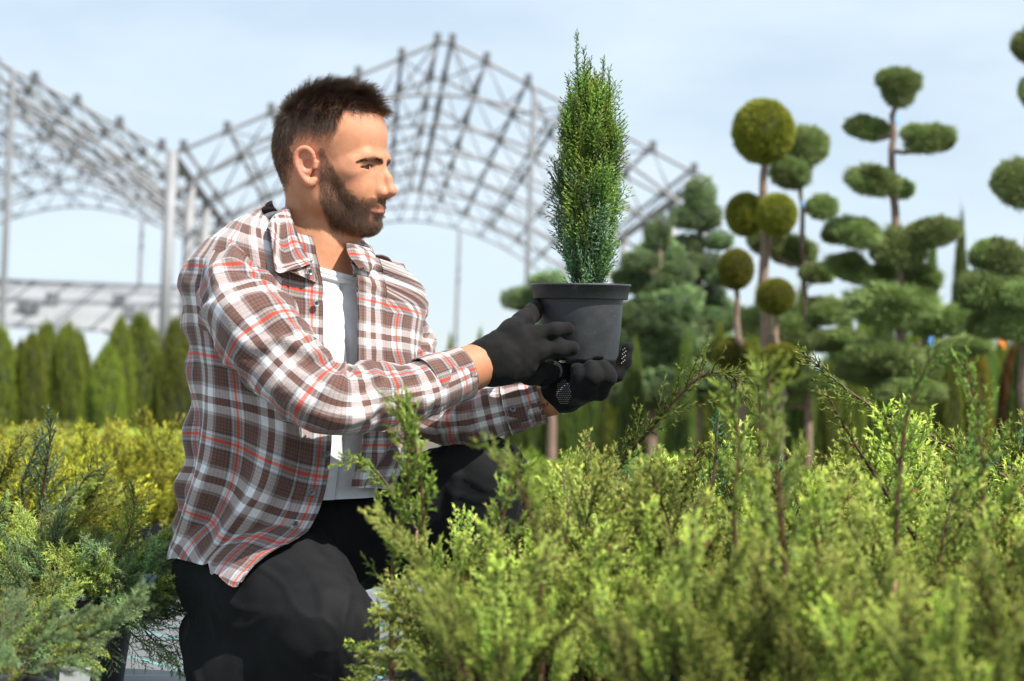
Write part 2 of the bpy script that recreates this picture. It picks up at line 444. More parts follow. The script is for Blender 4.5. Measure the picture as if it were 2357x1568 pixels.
BARK = np.array((0.15, 0.085, 0.045))
def plume(L=0.35, seed=0, step=.008, l1=.26, ang=(32, 50), sub=.0055, sublen=.016, needle=.0045, nspread=35, flat=.35,
          cb=(.09, .16, .04), ct=(.30, .38, .08), bare=.12, curve=.25, srad=.0026, stem_col=BARK, path=None, dead=.0, nn=5, srd=.0011, env=None):
    """one branch with its side shoots along +Z (or along path): stem, shoots, shootlets, scale leaves"""
    r = np.random.default_rng(seed)
    cb = np.array(cb); ct = np.array(ct)
    if path is None:
        n = 12; t = np.linspace(0, 1, n)
        bend = r.normal(0, curve, 2)
        pts = np.stack([bend[0] * L * t ** 2 * .6 + .02 * L * np.sin(t * 9 + r.random() * 6), bend[1] * L * t ** 2 * .6 + .02 * L * np.sin(t * 7 + r.random() * 6), L * t * (1 - .12 * np.abs(bend).sum() * t)], 1)
    else:
        pts = crom(path, 24); L = np.linalg.norm(np.diff(pts, axis=0), axis=1).sum()
    parts = []
    sv, sf = tube(pts, np.linspace(srad, srad * .3, len(pts)), 5)
    scol = np.tile(stem_col, (len(sv), 1)); parts.append((sv, sf, scol))
    n1 = max(6, int(L / step))
    t1 = np.linspace(bare, .995, n1) + r.normal(0, .006, n1); t1 = np.clip(t1, .02, .998)
    q = t1 * (len(pts) - 1); qi = np.minimum(q.astype(int), len(pts) - 2); qf = (q - qi)[:, None]
    p1 = pts[qi] * (1 - qf) + pts[qi + 1] * qf; ax = unit(pts[qi + 1] - pts[qi])
    az = np.arange(n1) * 2.399 + r.normal(0, .3, n1)
    if flat: # pull the shoots towards one plane
        az = np.where(np.cos(az) > 0, az * 0 + r.normal(0, 1 - flat, n1), np.pi + r.normal(0, 1 - flat, n1))
    side = rot_about(perp(ax), ax, az)
    an = np.radians(r.uniform(ang[0], ang[1], n1))
    d1 = unit(ax * np.cos(an)[:, None] + side * np.sin(an)[:, None])
    e = (np.sin(np.clip((t1 - bare) / (1 - bare), 0, 1) * 2.6 + .45)) if env is None else env(t1)
    len1 = L * l1 * np.clip(e, .12, 1) * r.uniform(.6, 1.15, n1)
    len1 = np.maximum(len1, sublen * 1.1)
    # shoots: curve upward (towards axis)
    P2, D2, LN2, TT = [], [], [], []
    for i in range(n1):
        k = 4; tt = np.linspace(0, 1, k)[:, None]
        cur = p1[i] + d1[i] * len1[i] * tt + ax[i] * len1[i] * .18 * tt ** 2 + r.normal(0, .03, 3) * len1[i] * tt
        v, f = tube(cur, np.linspace(srad * .38, srad * .18, k), 3, False)
        mixc = np.clip(np.linspace(0, 1, k).repeat(3)[:, None] * 1.6, 0, 1)
        parts.append((v, f, stem_col * (1 - mixc) + cb * mixc))
        m = max(3, int(len1[i] / sub)); ts = np.linspace(.12, 1, m); qq = ts * (k - 1); ii = np.minimum(qq.astype(int), k - 2); ff = (qq - ii)[:, None]
        pp = cur[ii] * (1 - ff) + cur[ii + 1] * ff; aa = unit(cur[ii + 1] - cur[ii])
        s = np.where(np.arange(m) % 2, 1.0, -1.0) if flat > .5 else 1.0
        azz = (np.arange(m) * np.pi + r.normal(0, .5, m)) if flat > .3 else np.arange(m) * 2.399 + r.random() * 6
        pl = unit(np.cross(aa, side[i]) * .35 + perp(aa)); sd_ = rot_about(pl, aa, azz)
        dd = unit(aa * .78 + sd_ * .62 + r.normal(0, .08, (m, 3)))
        dd[-1] = aa[-1]
        P2.append(pp); D2.append(dd); LN2.append(sublen * (1.15 - .55 * ts) * r.uniform(.7, 1.25, m) * np.where(ts > .99, 1.3, 1)); TT.append(np.clip(ts * .6 + t1[i] * .3 + r.normal(0, .12, m), 0, 1))
    P2 = np.concatenate(P2); D2 = np.concatenate(D2); LN2 = np.concatenate(LN2); TT = np.concatenate(TT)
    M = len(P2)
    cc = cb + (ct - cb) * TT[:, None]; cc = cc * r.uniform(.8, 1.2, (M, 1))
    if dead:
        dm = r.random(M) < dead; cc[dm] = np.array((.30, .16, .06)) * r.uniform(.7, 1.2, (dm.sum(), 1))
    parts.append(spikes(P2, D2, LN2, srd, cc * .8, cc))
    # scale leaves round each shootlet
    rep = np.repeat(np.arange(M), nn); fr = np.tile((np.arange(nn) + .3) / nn, M) + r.normal(0, .04, M * nn)
    pb = P2[rep] + D2[rep] * (LN2[rep] * fr)[:, None]
    nsd = rot_about(perp(D2[rep]), D2[rep], np.tile(np.arange(nn) * 2.399, M) + rep * 1.3)
    sp = np.radians(nspread + r.normal(0, 8, M * nn))
    nd_ = unit(D2[rep] * np.cos(sp)[:, None] + nsd * np.sin(sp)[:, None])
    c2 = np.clip(cc[rep] * r.uniform(.85, 1.2, (M * nn, 1)), 0, .9)
    parts.append(spikes(pb, nd_, needle * r.uniform(.7, 1.25, M * nn), srd * .62, c2 * .85, np.clip(c2 * 1.15, 0, .9), False))
    return merge(parts)

def fan(L=.07, seed=0, cb=(.06, .13, .04), ct=(.13, .25, .07), srad=.0009, nsub=15):
    """flat cypress spray along +Z, lying in the XZ plane"""
    r = np.random.default_rng(seed); cb = np.array(cb); ct = np.array(ct); parts = []
    t = np.linspace(0, 1, 6); b = r.normal(0, .12)
    pts = np.stack([b * L * t ** 2, r.normal(0, .1) * L * t ** 2, L * t], 1)
    v, f = tube(pts, np.linspace(srad, srad * .5, 6), 3, False); parts.append((v, f, np.tile(BARK * .4 + cb * .6, (len(v), 1))))
    P2, D2, LN, T2 = [], [], [], []
    for i, tt in enumerate(np.linspace(.08, .97, nsub)):
        s = 1 if i % 2 else -1; p = np.array([b * L * tt ** 2, 0, L * tt]); a = R(r.uniform(34, 48))
        d = np.array([s * math.sin(a), r.normal(0, .16), math.cos(a)]); ln = L * .42 * (1 - tt * .72) * r.uniform(.8, 1.2)
        m = max(3, int(ln / .0036)); ts = np.linspace(.1, 1, m)
        q = p + d * ln * ts[:, None] + np.array([0, 0, 1]) * ln * .2 * (ts ** 2)[:, None]
        s2 = np.where(np.arange(m) % 2, 1, -1); aa = R(40)
        dd = unit(d * math.cos(aa) + (np.array([[math.cos(math.asin(min(.99, abs(d[0])))), 0, -abs(d[0])]]) * s2[:, None]) * math.sin(aa) + r.normal(0, .12, (m, 3)))
        dd[-1] = d
        P2.append(q); D2.append(dd); LN.append(.0095 * (1.1 - .5 * ts) * r.uniform(.8, 1.2, m)); T2.append(np.clip(ts * .5 + tt * .5, 0, 1))
        vv, ff = tube(np.array([p, q[-1]]), [srad * .6, srad * .4], 3, False); parts.append((vv, ff, np.tile(cb, (len(vv), 1))))
    P2 = np.concatenate(P2); D2 = np.concatenate(D2); LN = np.concatenate(LN); T2 = np.concatenate(T2); M = len(P2)
    cc = (cb + (ct - cb) * T2[:, None]) * r.uniform(.8, 1.25, (M, 1))
    parts.append(spikes(P2, D2, LN, .0009, cc * .85, cc))
    rep = np.repeat(np.arange(M), 3)
    pb = P2[rep] + D2[rep] * (LN[rep] * np.tile([.25, .5, .75], M))[:, None]
    sd_ = rot_about(perp(D2[rep]), D2[rep], r.random(M * 3) * 6.28)
    parts.append(spikes(pb, unit(D2[rep] * .8 + sd_ * .6), .0034, .0008, cc[rep] * .9, np.clip(cc[rep] * 1.2, 0, .9), False))
    return merge(parts)

def shell_tufts(n, cb, ct, size=.06, rad=.012, seed=0, fn=None, outward=1.0, up=0.25, per=4, jit=.07):
    """tufts of leaves over the unit shape given by fn(N)->(points, normals)"""
    r = np.random.default_rng(seed)
    p, nrm = fn(n, r)
    p = p * (1 - np.abs(r.normal(0, jit, (n, 1))))
    rep = np.repeat(np.arange(n), per)
    d = unit(nrm[rep] * outward + np.array([0, 0, up]) + r.normal(0, .55, (n * per, 3)))
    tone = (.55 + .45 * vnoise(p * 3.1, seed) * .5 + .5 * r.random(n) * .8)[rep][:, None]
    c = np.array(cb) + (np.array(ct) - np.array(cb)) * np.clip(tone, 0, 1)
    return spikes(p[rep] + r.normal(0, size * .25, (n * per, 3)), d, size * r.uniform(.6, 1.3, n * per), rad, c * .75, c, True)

def sphere_pts(n, r):
    v = unit(r.normal(0, 1, (n, 3))); return v, v
def pad_pts(n, r):
    """cloud-pruned pad: flattish dome, flatter below"""
    v = unit(r.normal(0, 1, (n, 3)))
    lump = 1 + .24 * vnoise(v * 2.3 + n * .01, 5)[:, None] + .16 * vnoise(v * 6 + n * .01, 8)[:, None]
    p = v * lump; p[:, 2] = np.where(p[:, 2] < 0, p[:, 2] * .62, p[:, 2]); return p, v
def cone_pts(n, r):
    """thuja crown: 1 high, widest low, drawn in to a point"""
    z = r.random(n) ** 1.25; a = r.random(n) * 6.283
    prof = np.clip((1 - z) ** .62 * (.75 + .45 * z), 0, 1) * np.clip(.55 + z * 6, 0, 1)
    lob = 1 + .12 * np.sin(a * 5 + z * 9) + .10 * vnoise(np.stack([np.cos(a) * 2, np.sin(a) * 2, z * 7], 1), 3)
    rr = prof * lob
    return np.stack([rr * np.cos(a), rr * np.sin(a), z], 1), np.stack([np.cos(a), np.sin(a), .45 + 0 * a], 1)

LEAF = mat_leaf("foliage", trans=.48)
LEAF_DENSE = mat_leaf("foliage_dense", trans=.18, rough=.6)
BARKM = mat_simple("bark", (0.22, 0.15, 0.11), .85, .35, 60, .004)
BARK_RED = mat_simple("red_bark", (0.24, 0.12, 0.075), .8, .35, 200, .001)

# ---- plant pots
def pot_material(name, base=(.028, .030, .034)):
    m, n, b = mat_new(name)
    t = noise_n(n, 34, 6, .65); t2 = noise_n(n, 320, 3)
    r_ = ramp(n, t.outputs['Fac'], [(.35, tuple(np.array(base) * .85)), (.62, tuple(np.array(base) * 1.25)), (.75, (.085, .085, .085))])
    sp = ramp(n, t2.outputs['Fac'], [(.68, (0, 0, 0)), (.74, (1, 1, 1))])
    mx_ = nd(n, 'ShaderNodeMix', data_type='RGBA'); n.links.new(sp.outputs[0], mx_.inputs[0]); n.links.new(r_.outputs[0], mx_.inputs[6]); mx_.inputs[7].default_value = (.15, .14, .13, 1)
    n.links.new(mx_.outputs[2], b.inputs['Base Color'])
    rr = ramp(n, t.outputs['Fac'], [(.3, (.36, .36, .36)), (.7, (.62, .62, .62))]); n.links.new(rr.outputs[0], b.inputs['Roughness'])
    return m
POTM = pot_material("black_pot_plastic")
SOIL = mat_simple("soil", (.045, .03, .02), .95, .5, 90, .01)
_pot_cache = {}
def pot_meshes(r, h, n=40):
    key = (round(r, 3), round(h, 3))
    if key not in _pot_cache:
        rb = r * .76; hr = h * .17
        body = [(0, .004), (rb * .9, .004), (rb * .92, 0), (rb, 0), (rb + .001, .004), (r * .90, h - hr), (r * .90, h - hr * .5), (r * .875, h - hr * .5), (rb * .96, .01), (0, .01)]
        rim = [(r * .905, h - hr), (r * .97, h - hr), (r * .975, h - hr + .002), (r * .99, h - .004), (r, h - .003), (r, h), (r * .965, h), (r * .95, h - .004), (r * .93, h - hr)]
        soil = [(0, h - hr * .7), (r * .5, h - hr * .65), (r * .94, h - hr * .75)]
        _pot_cache[key] = [mesh_np(nm, *lathe(pf, n), mat=mt) for nm, pf, mt in (('pot', body, POTM), ('rim', rim, POTM), ('soil', soil, SOIL))]
    return _pot_cache[key]
def add_pot(root, r, h, soil=True, n=24):
    b, rm, so = pot_meshes(r, h, n)
    p = mobj('pot', b, root); mobj('rim', rm, p)
    if soil: mobj('soil', so, p)
    return p
# ------------------------------------------------------------------ ground
def ground():
    m, n, b = mat_new("soil_and_gravel")
    t = noise_n(n, 3.0, 6); t2 = noise_n(n, 60, 4)
    r_ = ramp(n, t.outputs['Fac'], [(.35, (.10, .085, .06)), (.55, (.16, .14, .10)), (.7, (.10, .12, .05))])
    n.links.new(r_.outputs[0], b.inputs['Base Color']); b.inputs['Roughness'].default_value = .95
    bump(n, b, t2.outputs['Fac'], .6, .02)
    nx, ny = 60, 60
    x = np.sinh(np.linspace(-4.2, 4.2, nx)) * 14; y = np.linspace(0, 1, ny) ** 3 * 900 - 6
    X, Y = np.meshgrid(x, y, indexing='ij')
    Z = np.full_like(X, -.03)
    V = np.stack([X, Y, Z], -1).reshape(-1, 3)
    i, j = np.meshgrid(np.arange(nx - 1), np.arange(ny - 1), indexing='ij'); a = (i * ny + j).ravel()
    me = mesh_np('ground', V, np.stack([a, a + ny, a + ny + 1, a + 1], 1), m)
    tag(mobj('ground', me), kind='structure')
    # woven ground-cover fabric under the pots
    m, n, b = mat_new("woven_fabric")
    tc = nd(n, 'ShaderNodeTexCoord'); mpn = nd(n, 'ShaderNodeMapping'); mpn.inputs['Rotation'].default_value = (0, 0, R(-37))
    n.links.new(tc.outputs['Object'], mpn.inputs['Vector'])
    big = noise_n(n, 2.5, 5); fine = noise_n(n, 140, 2)
    base = ramp(n, big.outputs['Fac'], [(.3, (.16, .17, .18)), (.7, (.24, .25, .26))])
    wv = nd(n, 'ShaderNodeTexWave', bands_direction='X'); wv.inputs['Scale'].default_value = 90; n.links.new(mpn.outputs[0], wv.inputs['Vector'])
    wv2 = nd(n, 'ShaderNodeTexWave', bands_direction='Y'); wv2.inputs['Scale'].default_value = 60; n.links.new(mpn.outputs[0], wv2.inputs['Vector'])
    ad = nd(n, 'ShaderNodeMath', operation='MULTIPLY'); n.links.new(wv.outputs['Fac'], ad.inputs[0]); n.links.new(wv2.outputs['Fac'], ad.inputs[1])
    mr = nd(n, 'ShaderNodeMapRange'); mr.inputs['To Min'].default_value = .6; mr.inputs['To Max'].default_value = 1.15; n.links.new(ad.outputs[0], mr.inputs['Value'])
    mm = nd(n, 'ShaderNodeMix', data_type='RGBA', blend_type='MULTIPLY'); mm.inputs[0].default_value = 1
    n.links.new(base.outputs[0], mm.inputs[6]); n.links.new(mr.outputs[0], mm.inputs[7])
    # printed teal guide lines, both ways
    sx = nd(n, 'ShaderNodeSeparateXYZ'); n.links.new(mpn.outputs[0], sx.inputs[0])
    last = mm.outputs[2]
    for ax, per_, wd in (('X', .30, .010), ('Y', .9, .008)):
        a1 = nd(n, 'ShaderNodeMath', operation='PINGPONG'); a1.inputs[1].default_value = per_ / 2; n.links.new(sx.outputs[ax], a1.inputs[0])
        a2 = nd(n, 'ShaderNodeMath', operation='LESS_THAN'); a2.inputs[1].default_value = wd / 2; n.links.new(a1.outputs[0], a2.inputs[0])
        a3 = nd(n, 'ShaderNodeMix', data_type='RGBA'); n.links.new(a2.outputs[0], a3.inputs[0]); n.links.new(last, a3.inputs[6]); a3.inputs[7].default_value = (.10, .42, .38, 1)
        last = a3.outputs[2]
    n.links.new(last, b.inputs['Base Color']); b.inputs['Roughness'].default_value = .55
    bump(n, b, ad.outputs[0], .4, .002)
    nx, ny = 160, 160
    x = np.linspace(-5.5, 5.5, nx); y = np.linspace(1.2, 9.5, ny)
    X, Y = np.meshgrid(x, y, indexing='ij'); q = np.stack([X.ravel(), Y.ravel()], 1)
    Z = .004 + .010 * np.clip(fbm(q * 3.1, 4), 0, 1) + .004 * np.clip(fbm(q * np.array([9, 3]), 9), 0, 1)
    V = np.concatenate([q, Z[:, None]], 1)
    i, j = np.meshgrid(np.arange(nx - 1), np.arange(ny - 1), indexing='ij'); a = (i * ny + j).ravel()
    me = mesh_np('ground_fabric', V, np.stack([a, a + ny, a + ny + 1, a + 1], 1), m)
    tag(mobj('ground_fabric', me), kind='structure')
ground()

# ------------------------------------------------------------------ greenhouse frame under construction
STEEL = mat_simple("galvanised_steel", (.26, .27, .28), .6, .15, 3, 0, .15)
STEEL_DK = mat_simple("dark_bracket_steel", (.12, .125, .13), .6, .2, 5, 0, .2)
GH_D = 40.0
gv = np.array([(858 - IMW / 2) * K, 1.0, 0]); gv /= np.linalg.norm(gv)      # direction in which the bays recede
gu = np.array([gv[1], -gv[0], 0])                                           # across the bays
def gh():
    def up(px, py):        # pixel -> point on the vertical plane of the front truss
        r = ray(px, py); nrm = gv; p0 = np.array([0, GH_D, 0])
        return CO + r * (np.dot(p0 - CO, nrm) / np.dot(r, nrm))
    eL, pk, eR = up(396, 345), up(1031, 90), up(1622, 418)
    eave = (eL[2] + eR[2]) / 2; half = (np.dot(eR - eL, gu)) / 2
    x0 = np.dot(eL, gu); rise = pk[2] - eave
    span = half * 2
    root = empty('greenhouse_frame', tuple(np.array([x0 * gu[0] + GH_D * gv[0], x0 * gu[1] + GH_D * gv[1], 0])))
    tag(root, 'bare grey steel frame of a gabled greenhouse, uncovered trusses and posts behind the man', 'greenhouse frame')
    O = np.array(root.location)
    def wp(a, z, k): return gu * a + gv * k + np.array([0, 0, z])        # local coordinates
    def bar(p, q, w_, parts): parts.append((*tube(np.array([p, q]), w_ / 2, 5), None))
    def pt(bay, s):        # s in [-1,1] across a bay: top chord
        return bay * span + half + s * half, eave + rise * (1 - abs(s))
    def pb(bay, s):        # arched lower chord
        return bay * span + half + s * half, eave - .75 + (rise * .92) * (1 - abs(s) ** 1.9)
    nod = [-.96, -.8, -.64, -.48, -.32, -.16, -.028, .028, .16, .32, .48, .64, .8, .96]
    step = 4.2; NT = 7
    me_cache = {}
    cube = mesh_np('bracket', *box((0, 0, 0), (.11, .11, .17)), mat=STEEL_DK, smooth=False)
    for bay in (-1, 0):
        P_ = [wp(*pt(bay, s), 0) for s in [-1, *nod, 1]]
        top_me = mesh_np('top_chord', *tube(np.array(P_), .034, 5), mat=STEEL)
        Q = np.array([wp(*pb(bay, s), 0) for s in np.linspace(-1, 1, 29)])
        bot_me = mesh_np('arched_chord', *tube(Q, .034, 5), mat=STEEL)
        bs = [-.88, -.72, -.56, -.40, -.24, -.09, .09, .24, .40, .56, .72, .88]
        webs = []
        for b0 in bs:
            for s in sorted(nod, key=lambda s: abs(s - b0))[:2]:
                webs.append(tube(np.array([wp(*pb(bay, b0), 0), wp(*pt(bay, s), 0)]), .018, 5))
        web_me = [mesh_np('web_bar', *w_, mat=STEEL) for w_ in webs]
        web_all = mesh_np('web_bars', *merge([(*w_, None) for w_ in webs])[:2], mat=STEEL)
        bc = [wp(*pt(bay, s), 0) + np.array([0, 0, .07]) for s in nod]
        br_all = mesh_np('brackets', *merge([(*box(c_, (.11, .11, .17)), None) for c_ in bc])[:2], mat=STEEL_DK, smooth=False)
        for k in range(NT):
            tr = mobj('truss', top_me, root); tr.location = tuple(gv * step * k)
            mobj('arched_chord', bot_me, tr)
            if k < 2:
                for m_ in web_me: mobj('web_bar', m_, tr)
                for c_ in bc: mobj('bracket', cube, tr).location = tuple(c_)
            else:
                tag(mobj('web_bars', web_all, tr), kind='stuff'); tag(mobj('brackets', br_all, tr), kind='stuff')
        # purlins
        for s in nod:
            a, z = pt(bay, s); parts = []
            bar(wp(a, z + .08, 0), wp(a, z + .08, step * (NT - 1)), .072, parts)
            mobj('purlin', mesh_np('purlin', *merge(parts)[:2], mat=STEEL_DK if abs(s) < .5 else STEEL), root)
        for s in (-.72, -.40, .0, .40, .72):
            a, z = pb(bay, s); parts = []
            bar(wp(a, z, 0), wp(a, z, step * (NT - 1)), .05, parts)
            mobj('tie_rail', mesh_np('tie_rail', *merge(parts)[:2], mat=STEEL), root)
        # wind bracing in the roof slopes
        for sg in (-1, 1):
            for s in (.16, .48, .8):
                parts = []
                bar(wp(*pt(bay, sg * s), 0), wp(*pt(bay, sg * (s - .16) if s > .2 else sg * .03), step), .035, parts)
                bar(wp(*pt(bay, sg * (s - .16) if s > .2 else sg * .03), 0), wp(*pt(bay, sg * s), step), .035, parts)
                mobj('brace', mesh_np('brace', *merge(parts)[:2], mat=STEEL), root)
    # posts on the gutter lines and in the gable
    col = mesh_np('post', *box((0, 0, (eave + .05) / 2), (.17, .17, eave + .05)), mat=STEEL)
    for bay in (-1, 0, 1):
        for k in range(NT):
            o = mobj('post', col, root); o.location = tuple(gu * bay * span + gv * (step * k))
    thin = mesh_np('gable_post', *box((0, 0, .5), (.09, .09, 1)), mat=STEEL)
    for bay, s, k in ((0, .345, 0), (0, .28, NT - 1), (-1, .40, 0), (-1, .50, NT - 1), (-1, .35, NT - 1)):
        a, z = pt(bay, s); zz = z if k == 0 else pb(bay, s)[1]
        o = mobj('gable_post', thin, root); o.location = tuple(gu * a + gv * (step * k)); o.scale = (1, 1, zz)
    # gutters
    for bay in (-1, 0, 1):
        parts = []; bar(wp(bay * span, eave, 0), wp(bay * span, eave, step * (NT - 1)), .16, parts)
        mobj('gutter', mesh_np('gutter', *merge(parts)[:2], mat=STEEL), root)
    return root
gh()

# low long greenhouse roof seen through the left bay
def low_house():
    D = 62.0
    a = PD(-120, 650, D); b_ = PD(400, 662, D)
    root = empty('low_greenhouse', (a[0], D, 0))
    tag(root, 'long low greenhouse with a pale grey roof behind the left hedge', 'greenhouse')
    wd = b_[0] - a[0] + .6; top = (a[2] + b_[2]) / 2
    RM = mat_simple("grey_roof_sheet", (.34, .35, .36), .6, .12, 1.5, 0, .1)
    DK = mat_simple("dark_vent_strip", (.16, .17, .18), .6, .2, 2)
    GL = mat_simple("greenhouse_wall", (.46, .48, .50), .4, .12, .8)
    eavez = top - 1.25
    n = 20; run = 4.0; slats = []
    for i in range(n):
        t0 = i / n; t1 = (i + .93) / n
        x0_, x1_ = 0, wd + t0 * 3.0
        y0_, y1_ = -run * t0, -run * t1; z0_, z1_ = top - (top - eavez) * t0, top - (top - eavez) * t1 + .01
        v = np.array([(0, y0_, z0_), (x1_, y0_, z0_), (x1_, y1_, z1_), (0, y1_, z1_), (0, y0_, z0_ - .05), (x1_, y0_, z0_ - .05), (x1_, y1_, z1_ - .05), (0, y1_, z1_ - .05)])
        f = np.array([(3, 2, 1), (3, 1, 0), (4, 5, 6), (4, 6, 7), (0, 1, 5), (0, 5, 4), (7, 6, 2), (7, 2, 3), (1, 2, 6), (1, 6, 5), (0, 4, 7), (0, 7, 3)])
        mobj('roof_panel', mesh_np('roof_panel', v, f, DK if i in (7, 8) else RM, smooth=False), root)
    mobj('ridge_beam', mesh_np('ridge_beam', *box((wd / 2, .1, top + .02), (wd, .16, .16)), mat=DK, smooth=False), root)
    rr = np.random.default_rng(3)
    for i in range(7):
        x = 6.0 + rr.random() * (wd - 6.5) if wd > 7 else rr.random() * wd
        t = rr.uniform(.4, .95)
        mobj('roof_vent', mesh_np('roof_vent', *box((x, -run * t, top - (top - eavez) * t + .15), (.3, .25, .3)), mat=DK, smooth=False), root)
    # posts and raking beams below
    for x in np.linspace(.4, wd + 2, 6):
        mobj('post', mesh_np('post', *box((x, -run + .1, eavez / 2), (.13, .13, eavez)), mat=RM, smooth=False), root)
    mobj('wall', mesh_np('wall', *box((wd / 2 + 1.2, -run + .3, .85), (wd + 2.4, .1, 1.7)), mat=GL, smooth=False), root)
    for s in range(3):
        x = 1.5 + s * 3.2
        v, f = tube(np.array([(x, -run, eavez), (x + 1.5, -run, 1.7)]), .05, 4)
        mobj('brace', mesh_np('brace', v, f, RM), root)
low_house()
# ------------------------------------------------------------------ trees and hedges behind
def crown_mesh(name, n, cb, ct, fn, seed, size=.06, rad=.010, per=4, core=None, up=.25, outward=1.0, jit=.07):
    parts = [shell_tufts(n, cb, ct, size, rad, seed, fn, outward, up, per, jit)]
    if core is not None:
        parts.append(core)
    return mesh_np(name, *(lambda m: (m[0], m[1]))(merge(parts)), mat=LEAF_DENSE, smooth=False, cols=merge(parts)[2])
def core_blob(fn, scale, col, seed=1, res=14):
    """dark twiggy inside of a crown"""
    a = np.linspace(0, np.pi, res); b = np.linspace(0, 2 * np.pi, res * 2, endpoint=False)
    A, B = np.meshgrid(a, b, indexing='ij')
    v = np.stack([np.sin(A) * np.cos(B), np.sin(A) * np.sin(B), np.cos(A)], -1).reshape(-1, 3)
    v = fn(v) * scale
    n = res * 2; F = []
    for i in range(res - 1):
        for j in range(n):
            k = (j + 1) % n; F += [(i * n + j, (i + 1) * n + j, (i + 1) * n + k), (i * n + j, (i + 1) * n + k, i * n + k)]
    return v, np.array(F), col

PINE_B, PINE_T = (.05, .11, .035), (.34, .44, .15)
OLIVE_B, OLIVE_T = (.05, .075, .008), (.29, .31, .025)
def pf(v):
    p = v.copy(); p[:, 2] = np.where(p[:, 2] < 0, p[:, 2] * .62, p[:, 2]); return p
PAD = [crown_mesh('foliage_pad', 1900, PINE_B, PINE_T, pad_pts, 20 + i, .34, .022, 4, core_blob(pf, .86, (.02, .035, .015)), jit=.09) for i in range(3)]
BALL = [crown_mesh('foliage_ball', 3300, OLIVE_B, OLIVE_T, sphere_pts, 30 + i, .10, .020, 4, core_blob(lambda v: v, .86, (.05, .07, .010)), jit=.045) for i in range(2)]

def at(px, py, Y):
    return PD(px, py, Y)
def pine(name, label, cat, Y, trunk, pads, kind='pad', group=None, r0=.028):
    """trunk: pixel path top->ground ; pads: (px,py,rx,ry[,dy]) in photograph pixels at distance Y"""
    base = PG(trunk[-1][0], 985, 0) if False else at(trunk[-1][0], trunk[-1][1], Y); base = np.array([base[0], base[1], 0.0])
    root = empty(name, tuple(base)); tag(root, label, cat, group)
    rr = np.random.default_rng(int(trunk[0][0]) + len(pads))
    pts = [at(x, y, Y) - base for x, y in trunk][::-1]
    if pts[0][2] > .02: pts = [np.array([pts[0][0], pts[0][1], 0.0])] + pts
    pts = crom(pts, 18); m = len(pts)
    pts[1:-1] += rr.normal(0, .006, (m - 2, 3))
    v, f = tube(pts, np.linspace(r0 * .80, r0 * .30, m), 8)
    mobj('trunk', mesh_np('trunk', v, f, BARKM), root)
    for pd in pads:
        px, py, rx, ry = pd[:4]; dy = pd[4] if len(pd) > 4 else rr.uniform(-.12, .12)
        c = PD(px, py, Y + dy) - base
        sc = K * Y
        o = mobj('foliage_ball' if kind == 'ball' else 'foliage_pad', (BALL[int(rr.integers(2))] if kind == 'ball' else PAD[int(rr.integers(3))]), root)
        zz = ry * sc * (1.0 if kind == 'ball' else 1.18)
        o.location = tuple(c - np.array([0, 0, 0 if kind == 'ball' else ry * sc * .12]))
        o.scale = (rx * sc, (rx * .85 if kind != 'ball' else rx) * sc, zz)
        sl = (px - np.interp(py, [p[1] for p in trunk], [p[0] for p in trunk]))
        o.rotation_euler = (rr.uniform(-.1, .1), -np.clip(sl / 400, -.3, .3) if kind != 'ball' else 0, 0)
        if kind != 'ball':                  # smaller tufts beside it break the outline
            for q_ in range(3):
                a_ = rr.random() * 6.283; rs = rr.uniform(.42, .68)
                o2 = mobj('foliage_pad', PAD[int(rr.integers(3))], root)
                o2.location = tuple(c + np.array([math.cos(a_) * rx * sc * .82, math.sin(a_) * rx * sc * .5, rr.uniform(-.35, .45) * ry * sc]))
                o2.scale = (rx * sc * rs, rx * sc * rs * .9, ry * sc * rs * 1.3); o2.rotation_euler = (rr.normal(0, .25), rr.normal(0, .25), rr.random() * 6)
        # limb from the trunk to the pad
        ti = np.argmin(np.abs(pts[:, 2] - (c[2] - abs(sl) * sc * .35)))
        a = pts[ti]; midp = (a + c) / 2 + np.array([0, 0, -.03])
        if np.linalg.norm(c - a) > .06:
            v, f = tube(crom([a, midp, c], 7), np.linspace(r0 * .36, r0 * .2, 7), 6)
            mobj('limb', mesh_np('limb', v, f, BARKM), root)
    return root

pine('topiary_tree', 'tall topiary with one big round olive ball above two joined balls', 'topiary tree', 11.0,
     [(1756, 300), (1758, 420), (1762, 600), (1766, 800), (1772, 985)], [(1757, 303, 69, 72, 0), (1716, 494, 45, 49, .1), (1788, 494, 45, 47, -.12)], 'ball', 'ball topiaries', .045)
pine('topiary_tree', 'squat olive ball topiary between the big ball topiary and the blue-green pines', 'topiary tree', 10.4,
     [(1692, 620), (1700, 760), (1706, 985)], [(1694, 620, 40, 46, 0), (1690, 822, 44, 44, .05)], 'ball', 'ball topiaries', .03)
pine('topiary_tree', 'low olive ball topiary just right of the thick topiary trunk', 'topiary tree', 10.2,
     [(1786, 690), (1790, 830), (1795, 985)], [(1786, 683, 43, 41, 0), (1795, 838, 50, 48, .02)], 'ball', 'ball topiaries', .03)
pine('pruned_pine', 'slim cloud-pruned pine with thin bare trunk behind the big ball topiary', 'pine tree', 11.4,
     [(1852, 330), (1843, 420), (1846, 560), (1852, 720), (1860, 985)],
     [(1857, 338, 37, 36), (1818, 398, 38, 32), (1893, 479, 28, 24), (1826, 580, 42, 30), (1758, 560, 32, 24), (1876, 630, 30, 20), (1898, 718, 40, 27), (1815, 757, 52, 30), (1915, 786, 58, 22), (1735, 742, 34, 24), (1865, 880, 50, 22), (1795, 905, 40, 30)], group='cloud-pruned pines', r0=.026)
